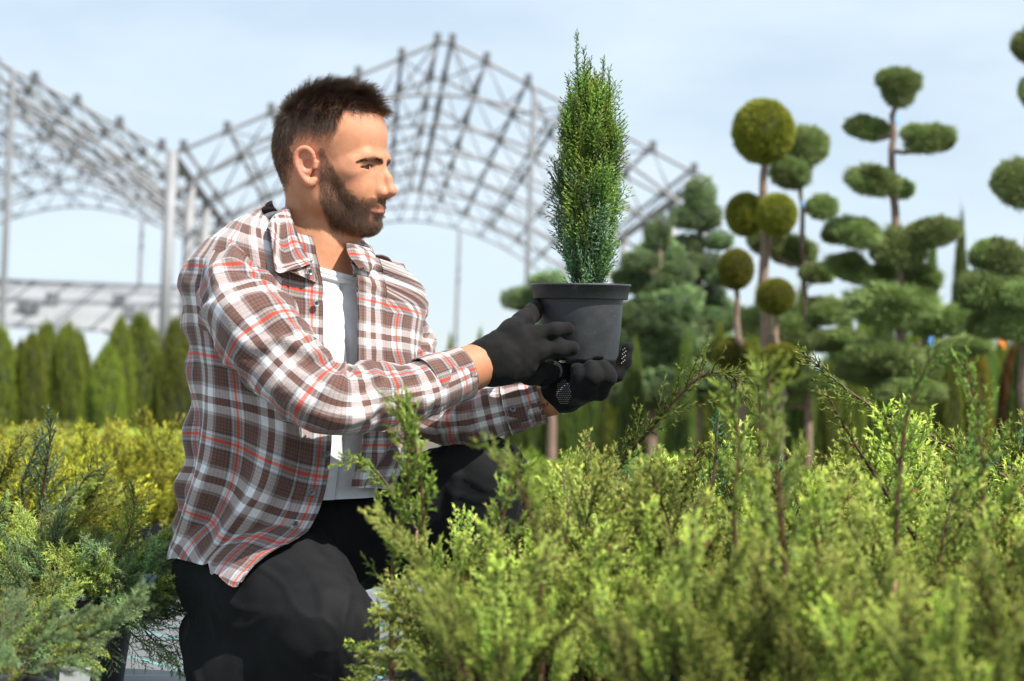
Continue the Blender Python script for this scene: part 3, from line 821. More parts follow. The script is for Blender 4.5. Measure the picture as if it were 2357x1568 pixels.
pine('pruned_pine', 'tallest cloud-pruned pine with a diamond-shaped top pad', 'pine tree', 10.8,
     [(2062, 205), (2055, 300), (2060, 420), (2064, 560), (2070, 760), (2080, 985)],
     [(2070, 190, 40, 26, 0), (2068, 212, 30, 32, 0), (1993, 297, 40, 23), (2140, 322, 46, 27), (2008, 418, 50, 28), (2072, 436, 26, 20), (1963, 538, 50, 28), (2150, 537, 48, 28), (2070, 575, 50, 40, 0),
      (1957, 621, 50, 24), (2085, 640, 62, 28), (2050, 708, 84, 42, 0), (2172, 742, 60, 28), (2042, 822, 66, 30, -.05), (2200, 806, 62, 23), (1985, 860, 50, 26), (2095, 905, 60, 24)], group='cloud-pruned pines', r0=.036)
pine('pruned_pine', 'dark cloud-pruned pine cut off by the right edge with a pad high in the sky', 'pine tree', 9.5,
     [(2395, 90), (2390, 250), (2385, 430), (2375, 620), (2360, 780), (2365, 985)],
     [(2376, 108, 38, 34), (2382, 213, 30, 34), (2352, 428, 46, 46, 0), (2302, 592, 45, 32), (2345, 640, 36, 28), (2292, 680, 64, 38), (2345, 688, 60, 34, -.1), (2328, 745, 70, 34), (2250, 655, 34, 24)], group='cloud-pruned pines', r0=.04)
BLUEP_B, BLUEP_T = (.05, .12, .05), (.32, .45, .19)
_pad_keep = PAD
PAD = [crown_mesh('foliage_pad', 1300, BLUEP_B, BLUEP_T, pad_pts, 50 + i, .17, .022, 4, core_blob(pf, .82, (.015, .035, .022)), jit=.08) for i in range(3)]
pine('pruned_pine', 'blurred blue-green pine with a conical top pad left of the ball topiaries', 'pine tree', 13.5,
     [(1612, 440), (1610, 560), (1606, 700), (1598, 985)],
     [(1612, 455, 34, 40, 0), (1612, 500, 46, 34, 0), (1578, 560, 34, 20), (1652, 556, 34, 20), (1612, 610, 60, 26), (1668, 640, 34, 20), (1590, 680, 70, 34), (1640, 730, 64, 34), (1575, 760, 66, 36), (1630, 815, 76, 38), (1585, 880, 80, 38), (1660, 900, 60, 34)], group='blue-green pines in the second row', r0=.04)
pine('pruned_pine', 'broad blue-green pine with stacked spreading pads right of the lifted pot', 'pine tree', 12.6,
     [(1518, 530), (1516, 640), (1510, 800), (1500, 985)],
     [(1518, 540, 26, 36, 0), (1515, 585, 48, 34), (1468, 600, 36, 22), (1560, 630, 42, 24), (1490, 650, 66, 34), (1545, 700, 66, 36), (1470, 730, 60, 36), (1530, 780, 80, 40), (1470, 830, 74, 40), (1545, 870, 80, 38), (1470, 905, 70, 34)], group='blue-green pines in the second row', r0=.045)
pine('pruned_pine', 'rounded dull green pine peeping out left of the lifted black pot', 'pine tree', 17.0,
     [(1262, 640), (1268, 760), (1400, 985)][:2] + [(1272, 985)],
     [(1262, 652, 40, 26, 0), (1232, 694, 54, 30), (1300, 700, 50, 34), (1270, 760, 56, 40), (1330, 800, 56, 40), (1440, 760, 40, 40)], group='blue-green pines in the second row', r0=.05)
PAD = _pad_keep

# thujas: a tapered crown of upright sprays with a short trunk
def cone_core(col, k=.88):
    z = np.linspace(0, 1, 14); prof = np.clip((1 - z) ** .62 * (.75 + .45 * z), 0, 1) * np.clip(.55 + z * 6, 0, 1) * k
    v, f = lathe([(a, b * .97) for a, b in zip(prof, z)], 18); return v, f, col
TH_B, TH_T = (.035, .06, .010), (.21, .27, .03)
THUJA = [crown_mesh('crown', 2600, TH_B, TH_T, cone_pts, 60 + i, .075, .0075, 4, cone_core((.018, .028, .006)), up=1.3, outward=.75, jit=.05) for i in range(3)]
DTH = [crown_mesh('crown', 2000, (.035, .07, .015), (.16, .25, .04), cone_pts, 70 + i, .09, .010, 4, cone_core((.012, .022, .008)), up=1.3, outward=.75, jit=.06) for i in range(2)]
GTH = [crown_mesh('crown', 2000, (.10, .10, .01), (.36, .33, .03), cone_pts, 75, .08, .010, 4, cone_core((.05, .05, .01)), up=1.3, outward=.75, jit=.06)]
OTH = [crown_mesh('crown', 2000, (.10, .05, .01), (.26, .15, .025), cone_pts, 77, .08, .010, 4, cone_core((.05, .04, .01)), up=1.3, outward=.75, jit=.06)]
def thuja(px, ytop, Y, wpx, label, group=None, kind=THUJA, lean=0.0):
    b = at(px, 985, Y); top = at(px, ytop, Y)
    root = empty('thuja', (b[0], b[1], 0)); tag(root, label, 'thuja', group)
    h = top[2] - .08; k = K * Y
    rr = np.random.default_rng(int(px * 7 + ytop))
    o = mobj('crown', kind[int(rr.integers(len(kind)))], root); o.location = (0, 0, .08); wpx *= 1.12; o.scale = (wpx / 2 * k * 1.02, wpx / 2 * k, h); o.rotation_euler = (rr.normal(0, .02), rr.normal(0, .02) + lean, rr.random() * 6.28)
    v, f = tube([(0, 0, 0), (0, 0, h * .5)], [.03, .02], 6); mobj('trunk', mesh_np('trunk', v, f, BARKM), root)
    return root
GH_ = 'thujas in the hedge at the left'
hedge = [(-8, 762, 88, 'hedge thuja cut off by the left edge of the picture'), (42, 795, 70, 'shorter hedge thuja second from the left edge'), (100, 752, 88, 'blunt-topped hedge thuja in front of the low greenhouse'),
         (68, 775, 60, 'narrow hedge thuja tucked between two wider ones near the left edge'),
         (148, 753, 70, 'pointed hedge thuja below the thin greenhouse post'), (176, 770, 60, 'round-shouldered hedge thuja left of the gap in the hedge'),
         (232, 800, 80, 'low hedge thuja just right of the gap in the hedge'), (262, 742, 66, 'yellow-tipped hedge thuja with a narrow point'),
         (318, 733, 104, 'tallest and widest hedge thuja left of the thick greenhouse post'), (412, 745, 84, 'hedge thuja between the greenhouse post and the back of the man')]
for i, (px, yt, wd, lb) in enumerate(hedge):
    thuja(px, yt, 15.5 + (i % 3) * .5, wd * 1.75, lb, GH_)
for px, yt, Y, wd, lb, kd in [
    (2207, 520, 16, 62, 'slender dark thuja standing alone right of the tallest pine', DTH), (2130, 552, 17, 56, 'slender dark thuja half hidden behind the pads of the tallest pine', DTH),
    (2338, 552, 16, 50, 'slender dark thuja close to the right edge', DTH), (1990, 655, 16, 78, 'dark thuja between the slim pine and the tallest pine', DTH),
    (2030, 640, 15, 80, 'broad dark thuja low behind the tallest pine trunk', DTH), (2265, 700, 14, 90, 'wide dark thuja filling the gap left of the edge pine', DTH),
    (1935, 700, 15.5, 90, 'dark thuja right of the slim pine', DTH), (1830, 690, 15.8, 96, 'dark thuja behind the slim pine trunk', DTH), (1740, 640, 15.2, 90, 'dark thuja behind the low ball topiaries', DTH), (1655, 690, 15.0, 90, 'dark thuja between the conical pine and the squat ball', DTH), (2120, 660, 15.4, 96, 'dark thuja behind the right-hand pads of the tallest pine', DTH),
    (2100, 770, 11.9, 92, 'olive thuja right of the tallest pine trunk', THUJA), (2172, 830, 11.2, 96, 'low olive thuja with a bright gap of sky beside its top', THUJA), (2240, 745, 12.2, 116, 'golden-yellow conical thuja near the right edge', GTH),
    (2308, 795, 12.6, 70, 'orange-brown thuja beside the golden one', OTH), (2350, 800, 11.5, 90, 'dark thuja at the lower right edge of the tree row', DTH),
    (1960, 760, 12.5, 70, 'olive thuja left of the tallest pine trunk', THUJA), (1725, 770, 12.4, 90, 'olive thuja behind the squat ball topiary', THUJA), (1655, 760, 12.9, 80, 'olive thuja in front of the blurred conical pine', THUJA),
    (1915, 850, 12.0, 70, 'small olive thuja beneath the slim pine', THUJA), (1032, 777, 24, 34, 'far small thuja above the forearm, left one', THUJA), (1092, 766, 24, 36, 'far small thuja above the forearm, right one', THUJA),
    (1400, 730, 19, 60, 'dark thuja behind the raised gloved finger', DTH), (1560, 790, 12, 84, 'dark thuja at the foot of the broad blue-green pine', DTH), (1450, 800, 12, 84, 'dark thuja right of the raised finger', DTH)]:
    thuja(px, yt, Y, wd, lb, None, kd)

rr0 = np.random.default_rng(9)
for i in range(17):
    px = 1420 + i * 58 + rr0.uniform(-14, 14); yt = rr0.uniform(735, 830)
    thuja(px, yt, 17.5 + (i % 3) * .7, rr0.uniform(80, 105), 'dark background thuja in the closed row behind the pruned pines', 'background row of dark thujas', DTH if i % 3 else THUJA)
for i in range(6):
    thuja(1190 + i * 44, 868 + (i * 7) % 19, 19.5, 70, 'low dark thuja in the far row glimpsed under the gloved hands', 'far low thujas under the hands', DTH)
# coloured marker ribbons tied to trunks
for px, py, Y, col, lb, sz in [(2066, 272, 10.75, (.25, .50, .85), 'pale blue ribbon tied under the top pad of the tallest pine', (.035, .01, .05)),
                               (1848, 468, 11.35, (.20, .42, .80), 'blue ribbon tied round the slim pine trunk', (.03, .03, .035)),
                               (2306, 787, 11.5, (.85, .22, .04), 'orange tag hanging among the trees near the right edge', (.05, .01, .045)),
                               (2143, 783, 10.6, (.06, .28, .70), 'blue tag on a limb beside the tallest pine', (.03, .01, .045))]:
    sz = tuple(x * .62 for x in sz)
    c = PD(px, py, Y); m_ = mat_simple('tag_' + str(px), col, .5, .1, 30)
    bx = box((0, 0, 0), sz); t_ = box((sz[0] * .5, 0, -sz[2] * .7), (sz[0] * .35, .004, sz[2] * .8))
    o = mobj('marker_ribbon', mesh_np('marker_ribbon', *merge([(*bx, None), (*t_, None)])[:2], mat=m_, smooth=False)); o.location = tuple(c); o.rotation_euler = (0, .2, .3)
    tag(o, lb, 'ribbon', 'marker ribbons and tags in the trees')
# ------------------------------------------------------------------ junipers in pots
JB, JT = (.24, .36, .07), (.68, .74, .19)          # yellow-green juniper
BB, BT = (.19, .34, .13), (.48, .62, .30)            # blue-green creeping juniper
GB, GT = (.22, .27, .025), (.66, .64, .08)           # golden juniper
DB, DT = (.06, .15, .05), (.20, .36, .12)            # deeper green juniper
def pl(name, mat=LEAF, **kw):
    v, f, c = plume(**kw); return mesh_np(name, v, f, mat, smooth=False, cols=c)
_ju = dict(nn=5, sub=.0048, sublen=.0105, needle=.0058, srd=.0021, nspread=40, dead=.018)
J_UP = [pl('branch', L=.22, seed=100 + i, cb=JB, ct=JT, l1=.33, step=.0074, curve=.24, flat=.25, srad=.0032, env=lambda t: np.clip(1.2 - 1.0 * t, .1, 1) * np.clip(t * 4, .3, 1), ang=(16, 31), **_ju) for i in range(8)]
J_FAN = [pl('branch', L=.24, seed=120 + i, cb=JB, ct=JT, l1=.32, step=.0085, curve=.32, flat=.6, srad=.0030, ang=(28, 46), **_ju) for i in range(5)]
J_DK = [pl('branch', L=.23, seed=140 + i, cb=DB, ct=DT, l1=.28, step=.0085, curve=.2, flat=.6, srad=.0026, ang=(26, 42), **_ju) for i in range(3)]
_bj = dict(nn=6, sub=.0050, sublen=.0125, needle=.0072, srd=.0015)
B_ARM = [pl('branch', L=.19, seed=160 + i, cb=BB, ct=BT, l1=.24, step=.0065, curve=.3, flat=.3, srad=.0026, nspread=46, ang=(28, 50), dead=.012, **_bj) for i in range(5)]
B_YEL = [pl('branch', L=.19, seed=170 + i, cb=(.26, .36, .07), ct=(.60, .66, .17), l1=.26, step=.0068, curve=.3, flat=.35, srad=.0024, nspread=44, ang=(28, 50), **_bj) for i in range(3)]
G_ARM = [pl('branch', L=.22, seed=180 + i, cb=GB, ct=GT, l1=.28, step=.011, curve=.3, flat=.5, srad=.0026, nn=4, sub=.0075, sublen=.014, needle=.008, srd=.0022, ang=(26, 46)) for i in range(4)]

def branch_obj(me, root, p, d, ln, L0, roll, name='branch'):
    o = bpy.data.objects.new(name, me); C.objects.link(o); o.parent = root
    q = Vector(d).to_track_quat('Z', 'Y') @ Euler((0, 0, roll)).to_quaternion()
    o.rotation_mode = 'QUATERNION'; o.rotation_quaternion = q
    o.location = tuple(p); s = ln / L0; o.scale = (s, s, s); return o

def shrub(name, label, cat, x, y, meshes, L0, n, ln, pot=(.10, .20), tilt=(5, 45), group=None, seed=0, lean=(0, 0), spread=.5, z0=None, potless=False):
    root = empty(name, (x, y, 0), 0); tag(root, label, cat, group)
    r_ = np.random.default_rng(seed)
    if not potless: add_pot(root, pot[0], pot[1])
    zb = pot[1] * .88 if z0 is None else z0
    for i in range(n):
        az = i * 2.399 + r_.normal(0, .35); u = (i + .5) / n
        tl = R(tilt[0] + (tilt[1] - tilt[0]) * u ** .7 + r_.normal(0, 5))
        d = np.array([math.sin(tl) * math.cos(az) + lean[0], math.sin(tl) * math.sin(az) + lean[1], math.cos(tl)])
        lf = 1.0
        if i % 7 == 0 and n < 40: d = np.array([d[0] * .35, d[1] * .35, d[2]]); lf = 1.32
        rr_ = pot[0] * spread * math.sqrt(r_.random())
        p = np.array([rr_ * math.cos(az), rr_ * math.sin(az), zb + r_.uniform(-.01, .02) + .06 * r_.random()])
        me = meshes[int(r_.integers(len(meshes)))]
        branch_obj(me, root, p, d / np.linalg.norm(d), r_.uniform(*ln) * lf, L0, r_.random() * 6.28)
    return root

def gp(px, Y):      # ground point below picture column px at distance Y
    p = PD(px, 985, Y); return p[0], p[1]

# --- right: foreground mass of yellow-green junipers, standing close together
rows = [  # px, Y, n, (len), tilt max, seed, label
    (1105, 2.92, 46, (0.095, 0.160), 96, 'yellow-green juniper with tall narrow tips in front of the man\'s raised knee'),
    (1215, 2.65, 26, (0.100, 0.170), 50, 'juniper bush at the bottom edge left of centre of the right-hand bed'),
    (1385, 2.8, 30, (0.100, 0.165), 24, 'juniper bush below the gloved hands'),
    (1490, 2.95, 30, (0.110, 0.185), 26, 'juniper bush with upright plumes right below the lifted pot'),
    (1420, 2.60, 28, (0.090, 0.150), 32, 'blurred juniper bush at the bottom, below the pot'),
    (1640, 2.75, 30, (0.120, 0.170), 24, 'tall-tipped juniper bush in the middle of the right-hand bed'),
    (1805, 2.45, 28, (0.090, 0.160), 22, 'very blurred tall juniper plume bush left of the tallest near tips'),
    (1905, 2.75, 30, (0.100, 0.170), 28, 'juniper bush below the tallest pine'),
    (2090, 2.6, 30, (0.080, 0.160), 24, 'blurred juniper bush near the right edge'),
    (2230, 2.75, 30, (0.120, 0.180), 22, 'juniper bush with a spire-like tip near the right edge'),
    (2370, 2.40, 26, (0.115, 0.185), 32, 'juniper bush cut by the right edge'),
    (2270, 2.00, 26, (0.070, 0.150), 46, 'heavily blurred juniper in the lower right corner'),
    (1960, 2.2, 26, (0.090, 0.160), 44, 'heavily blurred juniper at the bottom right of centre'),
    (1660, 2.2, 26, (0.090, 0.150), 44, 'heavily blurred juniper at the bottom middle of the right-hand bed'),
    (1180, 2.35, 26, (0.070, 0.120), 44, 'low blurred juniper at the bottom edge beside the folded knee'),
]
JG = 'yellow-green junipers in the right-hand bed'
for i, (px, Y, n, ln, tl, lb) in enumerate(rows):
    x, y = gp(px, Y)
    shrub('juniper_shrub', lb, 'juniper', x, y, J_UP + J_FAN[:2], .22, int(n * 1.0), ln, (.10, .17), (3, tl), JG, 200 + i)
rows2 = [(1400, 3.3, .20), (1420, 3.85, .22), (1560, 3.45, .30), (1745, 3.4, .31), (1910, 3.6, .31), (2080, 3.35, .32), (2250, 3.55, .32), (2390, 3.3, .32), (1330, 4.3, .28), (1600, 4.4, .27), (1830, 4.3, .30), (2030, 4.5, .30), (2200, 4.4, .30), (2360, 4.5, .30)]
names2 = ['behind the left gloved hand', 'under the raised finger of the glove', 'at the foot of the arching yellow branch', 'between the arching branch and the long leaning branch', 'at the root of the long leaning branch', 'in front of the tallest pine trunk', 'below the low olive thuja', 'at the right edge in sharp focus',
          'behind the cuff of the farther sleeve', 'below the broad blue-green pine', 'below the slim cloud-pruned pine', 'in the far row before the tallest pine', 'in the far row near the golden thuja', 'in the far row at the right edge']
for i, ((px, Y, l), nm) in enumerate(zip(rows2, names2)):
    x, y = gp(px, Y)
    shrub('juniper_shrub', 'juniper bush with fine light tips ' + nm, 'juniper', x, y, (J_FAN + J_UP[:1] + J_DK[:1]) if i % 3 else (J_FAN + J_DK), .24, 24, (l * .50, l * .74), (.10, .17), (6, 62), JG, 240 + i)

# two long arching shoots and single spires that stand clear of the mass
def arch(pts, label, seed, ct=(.40, .48, .09), cb=(.16, .25, .05), l1=.13, srad=.0034):
    W_ = np.array([PD(x, y, d) for x, y, d in pts]); o_ = np.array([W_[0][0], W_[0][1], 0]); W_ = W_ - o_
    v, f, c = plume(path=W_, seed=seed, cb=cb, ct=ct, l1=l1, step=.0075, bare=.05, flat=.3, nn=5, sub=.0065, sublen=.014, needle=.0062, srd=.0016, srad=srad, ang=(35, 60), env=lambda t: np.clip(1.3 - t, .25, 1) * np.clip(t * 7, .75, 1))
    root = empty('juniper_shoot', tuple(o_)); tag(root, label, 'juniper shoot')
    mobj('foliage', mesh_np('foliage', v, f, LEAF, smooth=False, cols=c), root)
    v, f = tube(np.array([(0, 0, 0), W_[0]]), [.003, srad * .8], 6); mobj('stem', mesh_np('stem', v, f, BARK_RED), root)
arch([(1400, 1300, 3.6), (1405, 1180, 3.6), (1420, 1080, 3.6), (1480, 1010, 3.6), (1545, 930, 3.6), (1610, 868, 3.6), (1670, 860, 3.6), (1712, 888, 3.6), (1745, 960, 3.6), (1775, 1030, 3.6)], 'long arching yellow-green juniper shoot right of the gloved hands, tip hanging over', 1)
arch([(2357, 1090, 3.5), (2260, 1055, 3.5), (2160, 1010, 3.5), (2060, 965, 3.5), (1975, 915, 3.5), (1905, 860, 3.5), (1850, 815, 3.5)], 'long juniper shoot leaning left with its tip in front of the slim pine', 2, l1=.16)
arch([(2400, 1140, 3.45), (2280, 1080, 3.45), (2190, 1030, 3.45), (2110, 1000, 3.45), (2040, 962, 3.45)], 'second leaning juniper shoot just below the long one', 3, l1=.16)
arch([(2120, 1260, 3.2), (2030, 1120, 3.2), (1960, 1010, 3.2), (1905, 910, 3.2)], 'dark-stemmed juniper shoot dropping below the long leaning one', 4, l1=.12)
arch([(2480, 1250, 3.4), (2400, 1120, 3.4), (2345, 1040, 3.4), (2320, 985, 3.4)], 'curly juniper shoot at the right edge', 5, l1=.2)
arch([(2262, 1540, 2.7), (2262, 1240, 2.7), (2262, 1100, 2.7), (2250, 960, 2.7), (2222, 838, 2.7)], 'blurred single juniper spire below the golden thuja', 6, l1=.17, ct=(.30, .40, .08))
arch([(900, 1565, 2.8), (905, 1300, 2.8), (935, 1150, 2.8), (938, 1030, 2.8), (914, 925, 2.8)], 'tall juniper tip overlapping the hem of the sleeve', 7, l1=.15)
arch([(985, 1565, 2.8), (975, 1330, 2.8), (972, 1150, 2.8), (955, 1020, 2.8), (934, 935, 2.8)], 'second tall juniper tip beside the one at the sleeve hem', 17, l1=.20)
arch([(960, 1220, 3.0), (900, 1130, 3.0), (860, 1080, 3.0), (798, 1057, 3.0)], 'thin bare-tipped juniper shoot pointing left over the shirt front', 8, l1=.10, srad=.002)
arch([(1246, 1560, 2.4), (1244, 1400, 2.4), (1240, 1280, 2.4), (1220, 1180, 2.4), (1180, 1100, 2.4), (1120, 1036, 2.4)], 'blurred juniper shoot leaning over the raised black knee', 9, l1=.10, ct=(.36, .42, .09))
arch([(1810, 1560, 2.3), (1805, 1300, 2.3), (1790, 1100, 2.3), (1778, 960, 2.3), (1768, 860, 2.3)], 'very blurred tall juniper plume nearest the lens', 10, l1=.24)
arch([(1690, 1450, 2.6), (1692, 1300, 2.6), (1690, 1150, 2.6), (1700, 1040, 2.6), (1690, 950, 2.6), (1668, 905, 2.6)], 'blurred juniper spire right of the arching shoot', 11, l1=.12)
arch([(1748, 1100, 3.0), (1750, 1000, 3.0), (1748, 920, 3.0), (1742, 856, 3.0)], 'thin juniper spire behind the drooping tip', 12, l1=.09)
arch([(2060, 1300, 2.5), (2066, 1150, 2.5), (2080, 1000, 2.5), (2100, 920, 2.5), (2125, 860, 2.5), (2150, 815, 2.5)], 'faint thin juniper spire in front of the tallest pine trunk', 13, l1=.08, ct=(.22, .34, .07))
arch([(1620, 1190, 3.3), (1640, 1110, 3.3), (1648, 1030, 3.3), (1652, 968, 3.3)], 'blue-green juniper plume in sharp focus in the middle of the bed', 14, l1=.28, ct=(.16, .29, .12), cb=(.06, .14, .06))
arch([(1146, 1500, 2.75), (1150, 1380, 2.75), (1150, 1260, 2.75), (1160, 1180, 2.75), (1180, 1110, 2.75), (1205, 1078, 2.75)], 'juniper tip bending right in front of the raised knee', 15, l1=.2)
arch([(1190, 1500, 2.8), (1190, 1380, 2.8), (1190, 1250, 2.8), (1205, 1180, 2.8), (1200, 1110, 2.8), (1188, 1062, 2.8)], 'light juniper tip crossing the edge of the black knee', 16, l1=.15)

# --- left: blue-green creeping juniper in sharp focus, with arms reaching out over the ground fabric
def arms(root, o_, lst, meshes, L0, seed):
    r_ = np.random.default_rng(seed)
    for (x0, y0, d0, x1, y1, d1) in lst:
        a = PD(x0, y0, d0); b_ = PD(x1, y1, d1); v = b_ - a; ln = np.linalg.norm(v)
        branch_obj(meshes[int(r_.integers(len(meshes)))], root, a - o_, v / ln, ln, L0, r_.random() * 6.28)
x, y = gp(190, 3.75)
cj = shrub('creeping_juniper', 'blue-green creeping juniper in a black pot with arms reaching out beside the seated hip', 'juniper', x, y, B_ARM + B_YEL[:2], .19, 84, (.09, .17), (.10, .15), (38, 92), 'creeping junipers in pots at the left', 300, spread=.95)
co = np.array([x, y, 0.])
r_ = np.random.default_rng(5); lst = []
for i in range(16):
    t = i / 15; lst.append((230 + 20 * r_.normal(), 1390 + 20 * r_.normal(), 3.7, 300 + 70 * t + r_.normal(0, 15), 1300 - 30 * math.sin(t * 3) + 90 * r_.random(), 3.7 + r_.uniform(-.1, .1)))
lst += [(270, 1380, 3.7, 375, 1290, 3.68), (300, 1365, 3.68, 410, 1275, 3.66), (330, 1335, 3.68, 455, 1248, 3.66), (290, 1400, 3.68, 400, 1330, 3.64)]
arms(cj, co, lst, B_ARM, .19, 11)
lst = [(240, 1400, 3.7, 340, 1470, 3.66), (280, 1410, 3.7, 420, 1430, 3.7), (290, 1430, 3.7, 440, 1480, 3.68), (300, 1430, 3.7, 430, 1400, 3.72), (330, 1450, 3.68, 455, 1545, 3.66), (300, 1450, 3.66, 400, 1560, 3.64),
       (270, 1440, 3.64, 330, 1550, 3.62), (340, 1400, 3.7, 420, 1365, 3.7), (350, 1390, 3.7, 400, 1350, 3.72), (380, 1460, 3.7, 465, 1510, 3.7), (240, 1430, 3.6, 280, 1540, 3.6), (200, 1440, 3.6, 230, 1500, 3.56), (350, 1440, 3.7, 440, 1450, 3.74)]
B_DK = [pl('branch', L=.20, seed=190 + i, cb=(.09, .18, .08), ct=(.24, .37, .18), l1=.30, step=.011, curve=.25, flat=.4, srad=.0024, nn=5, sub=.0085, sublen=.018, needle=.0075, srd=.0014, nspread=45, ang=(35, 60)) for i in range(2)]
arms(cj, co, lst, B_DK + B_ARM[:1], .20, 12)
# berries on one arm
bv, bf, _ = core_blob(lambda v: v,   .0043, None, res=8)
bme = mesh_np('berry', bv, bf, mat_simple("berry_bloom", (.10, .14, .15), .6, .2, 60))
for q in range(9):
    o = mobj('berry', bme, cj); o.location = tuple(PD(352 + r_.normal(0, 14), 1338 + r_.normal(0, 9), 3.62) - co)

for i, (px, Y, n, ln, tl, mts, pt, lb) in enumerate([
    (20, 3.95, 84, (.08, .15), 88, B_YEL + G_ARM[:2] + B_ARM[:2], (.10, .17), 'yellowish-green creeping juniper at the left edge behind the sharp one'),
    (120, 4.7, 84, (.11, .20), 82, G_ARM + B_YEL, (.11, .18), 'mixed dark and golden juniper behind the sharp blue-green one'),
    (-10, 2.75, 36, (.06, .11), 104, B_ARM + B_YEL, (.085, .14), 'out-of-focus juniper in a black pot in the lower left corner'),
    (-60, 3.2, 36, (.07, .12), 100, B_ARM + B_YEL, (.085, .12), 'low blurred creeping juniper behind the corner pot at the left edge'),
    (-60, 4.6, 60, (.13, .22), 75, B_YEL + G_ARM, (.11, .18), 'golden-green juniper partly outside the left edge')]):
    x, y = gp(px, Y)
    shrub('creeping_juniper', lb, 'juniper', x, y, mts, .20, n, ln, pt, (35 if Y < 4.2 else 15, tl), 'creeping junipers in pots at the left', 320 + i, spread=.95)
def upright_arm(pts, label, seed, cb, ct, l1=.26):
    arch(pts, label, seed, ct=ct, cb=cb, l1=l1)
upright_arm([(90, 1200, 4.3), (100, 1120, 4.3), (112, 1040, 4.3), (118, 965, 4.3)], 'blue-green juniper plume standing up at the far left', 21, (.08, .17, .10), (.28, .42, .22), .36)
upright_arm([(60, 1180, 4.3), (50, 1120, 4.3), (70, 1060, 4.3), (95, 1010, 4.3)], 'second blue-green plume leaning right beside the upright one', 22, (.08, .17, .10), (.28, .42, .22), .34)
upright_arm([(120, 1190, 4.3), (150, 1160, 4.3), (190, 1110, 4.3), (215, 1085, 4.3)], 'dark fine juniper arm pointing right over the golden bed', 23, (.05, .12, .06), (.12, .22, .10), .22)

# pot label
pp = PD(172, 1560, 3.05)
lab_m = mat_simple("label_card", (.55, .56, .54), .5, .1, 40)
lbm = mesh_np('plant_label', *merge([(*box((0, 0, 0), (.038, .0015, .028)), None), (*box((0, .001, -.03), (.010, .0015, .04)), None)])[:2], mat=lab_m, smooth=False)
o = mobj('plant_label', lbm); o.location = tuple(pp); o.rotation_euler = (.3, .05, .2); tag(o, 'small pale plant label among the pots in the lower left corner', 'plant label')

# --- golden juniper bed behind, each plant in its own pot
def mound_pts(n, r):
    v = unit(r.normal(0, 1, (n, 3))); v[:, 2] = np.abs(v[:, 2]); l = 1 + .22 * vnoise(v * 2.2, 3)[:, None] + .12 * vnoise(v * 5, 4)[:, None]
    p = v * l; return p, v + np.array([0, 0, .3])
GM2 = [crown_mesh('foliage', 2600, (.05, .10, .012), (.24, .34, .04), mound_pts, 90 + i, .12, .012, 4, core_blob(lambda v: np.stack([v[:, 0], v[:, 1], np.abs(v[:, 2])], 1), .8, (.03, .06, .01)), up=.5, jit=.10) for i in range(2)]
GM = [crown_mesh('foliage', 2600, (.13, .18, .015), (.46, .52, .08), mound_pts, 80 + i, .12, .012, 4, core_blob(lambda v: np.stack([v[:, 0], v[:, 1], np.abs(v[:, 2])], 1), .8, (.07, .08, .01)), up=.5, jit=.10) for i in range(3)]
k_ = 0
near_lab = ['golden juniper in a black pot right beside the man\'s back', 'golden juniper in a black pot one place left of the man\'s back', 'golden juniper in a black pot behind the dark fine arm', 'golden juniper in a black pot behind the upright blue plume', 'golden juniper in a black pot near the left edge']
for i, px in enumerate([410, 318, 225, 130, 30]):
    x, y = gp(px, 5.9 + .25 * (i % 2))
    shrub('golden_juniper', near_lab[i], 'juniper', x, y, G_ARM, .22, 60, (.13, .24), (.12, .19), (15, 88), 'golden junipers in the bed behind', 400 + i, spread=.9)
Y = 6.9
row = 0
while Y < 26:
    w_ = 1.797e-4 * 2357 * Y
    stepx = .42 if Y < 12 else .62
    x0 = -w_ * .56; x1 = w_ * .56
    xs = np.arange(x0, x1, stepx) + (row % 2) * stepx / 2
    for x in xs:
        px = x / (Y * K) + IMW / 2
        if 520 < px < 1120 and Y < 30: continue           # hidden behind the man
        if px > 1120 and Y > 9.4: continue
        root = empty('golden_juniper', (x + random.uniform(-.05, .05), Y + random.uniform(-.06, .06), 0), random.random() * 6.28)
        rt = px > 1120
        tag(root, 'yellow-green low juniper bush in the out-of-focus rows under the pines' if rt else 'blurred low golden juniper bush in the bed between the creeping junipers and the hedge', 'juniper', 'far junipers under the pines' if rt else 'golden junipers in the far part of the bed')
        o = mobj('foliage', GM2[int(rng.integers(2))] if rt else GM[int(rng.integers(3))], root); o.location = (0, 0, .12); s = random.uniform(.9, 1.15) * (stepx / .42)
        o.scale = (.27 * s, .27 * s, .18 * random.uniform(.85, 1.25))
        if Y < 9: add_pot(root, .12, .18)
    Y += stepx * .95; row += 1
# ================================================================== the man
# head frame (millimetres): X forward, Rr to his right (towards the lens), Z up
HO = P(767.5, 381, 0.0); th = R(20)
HF = math.cos(th) * CX - math.sin(th) * CD
HR = -math.sin(th) * CX - math.cos(th) * CD
HU = CU
HM = np.stack([HF, HR, HU], 1)
def H(x, r, z): return HO + (HF * x + HR * r + HU * z) * .001
def h_inv(V): return (V - HO) @ HM * 1000
mm = .001

person = empty('person', tuple(PG(640, 1660)))
tag(person, 'bearded man crouching in a brown plaid shirt and black gloves, holding up the pot', 'person')
PO = np.array(person.location)
def pobj(name, me, parent=None):
    o = mobj(name, me, parent if parent is not None else person)
    return o

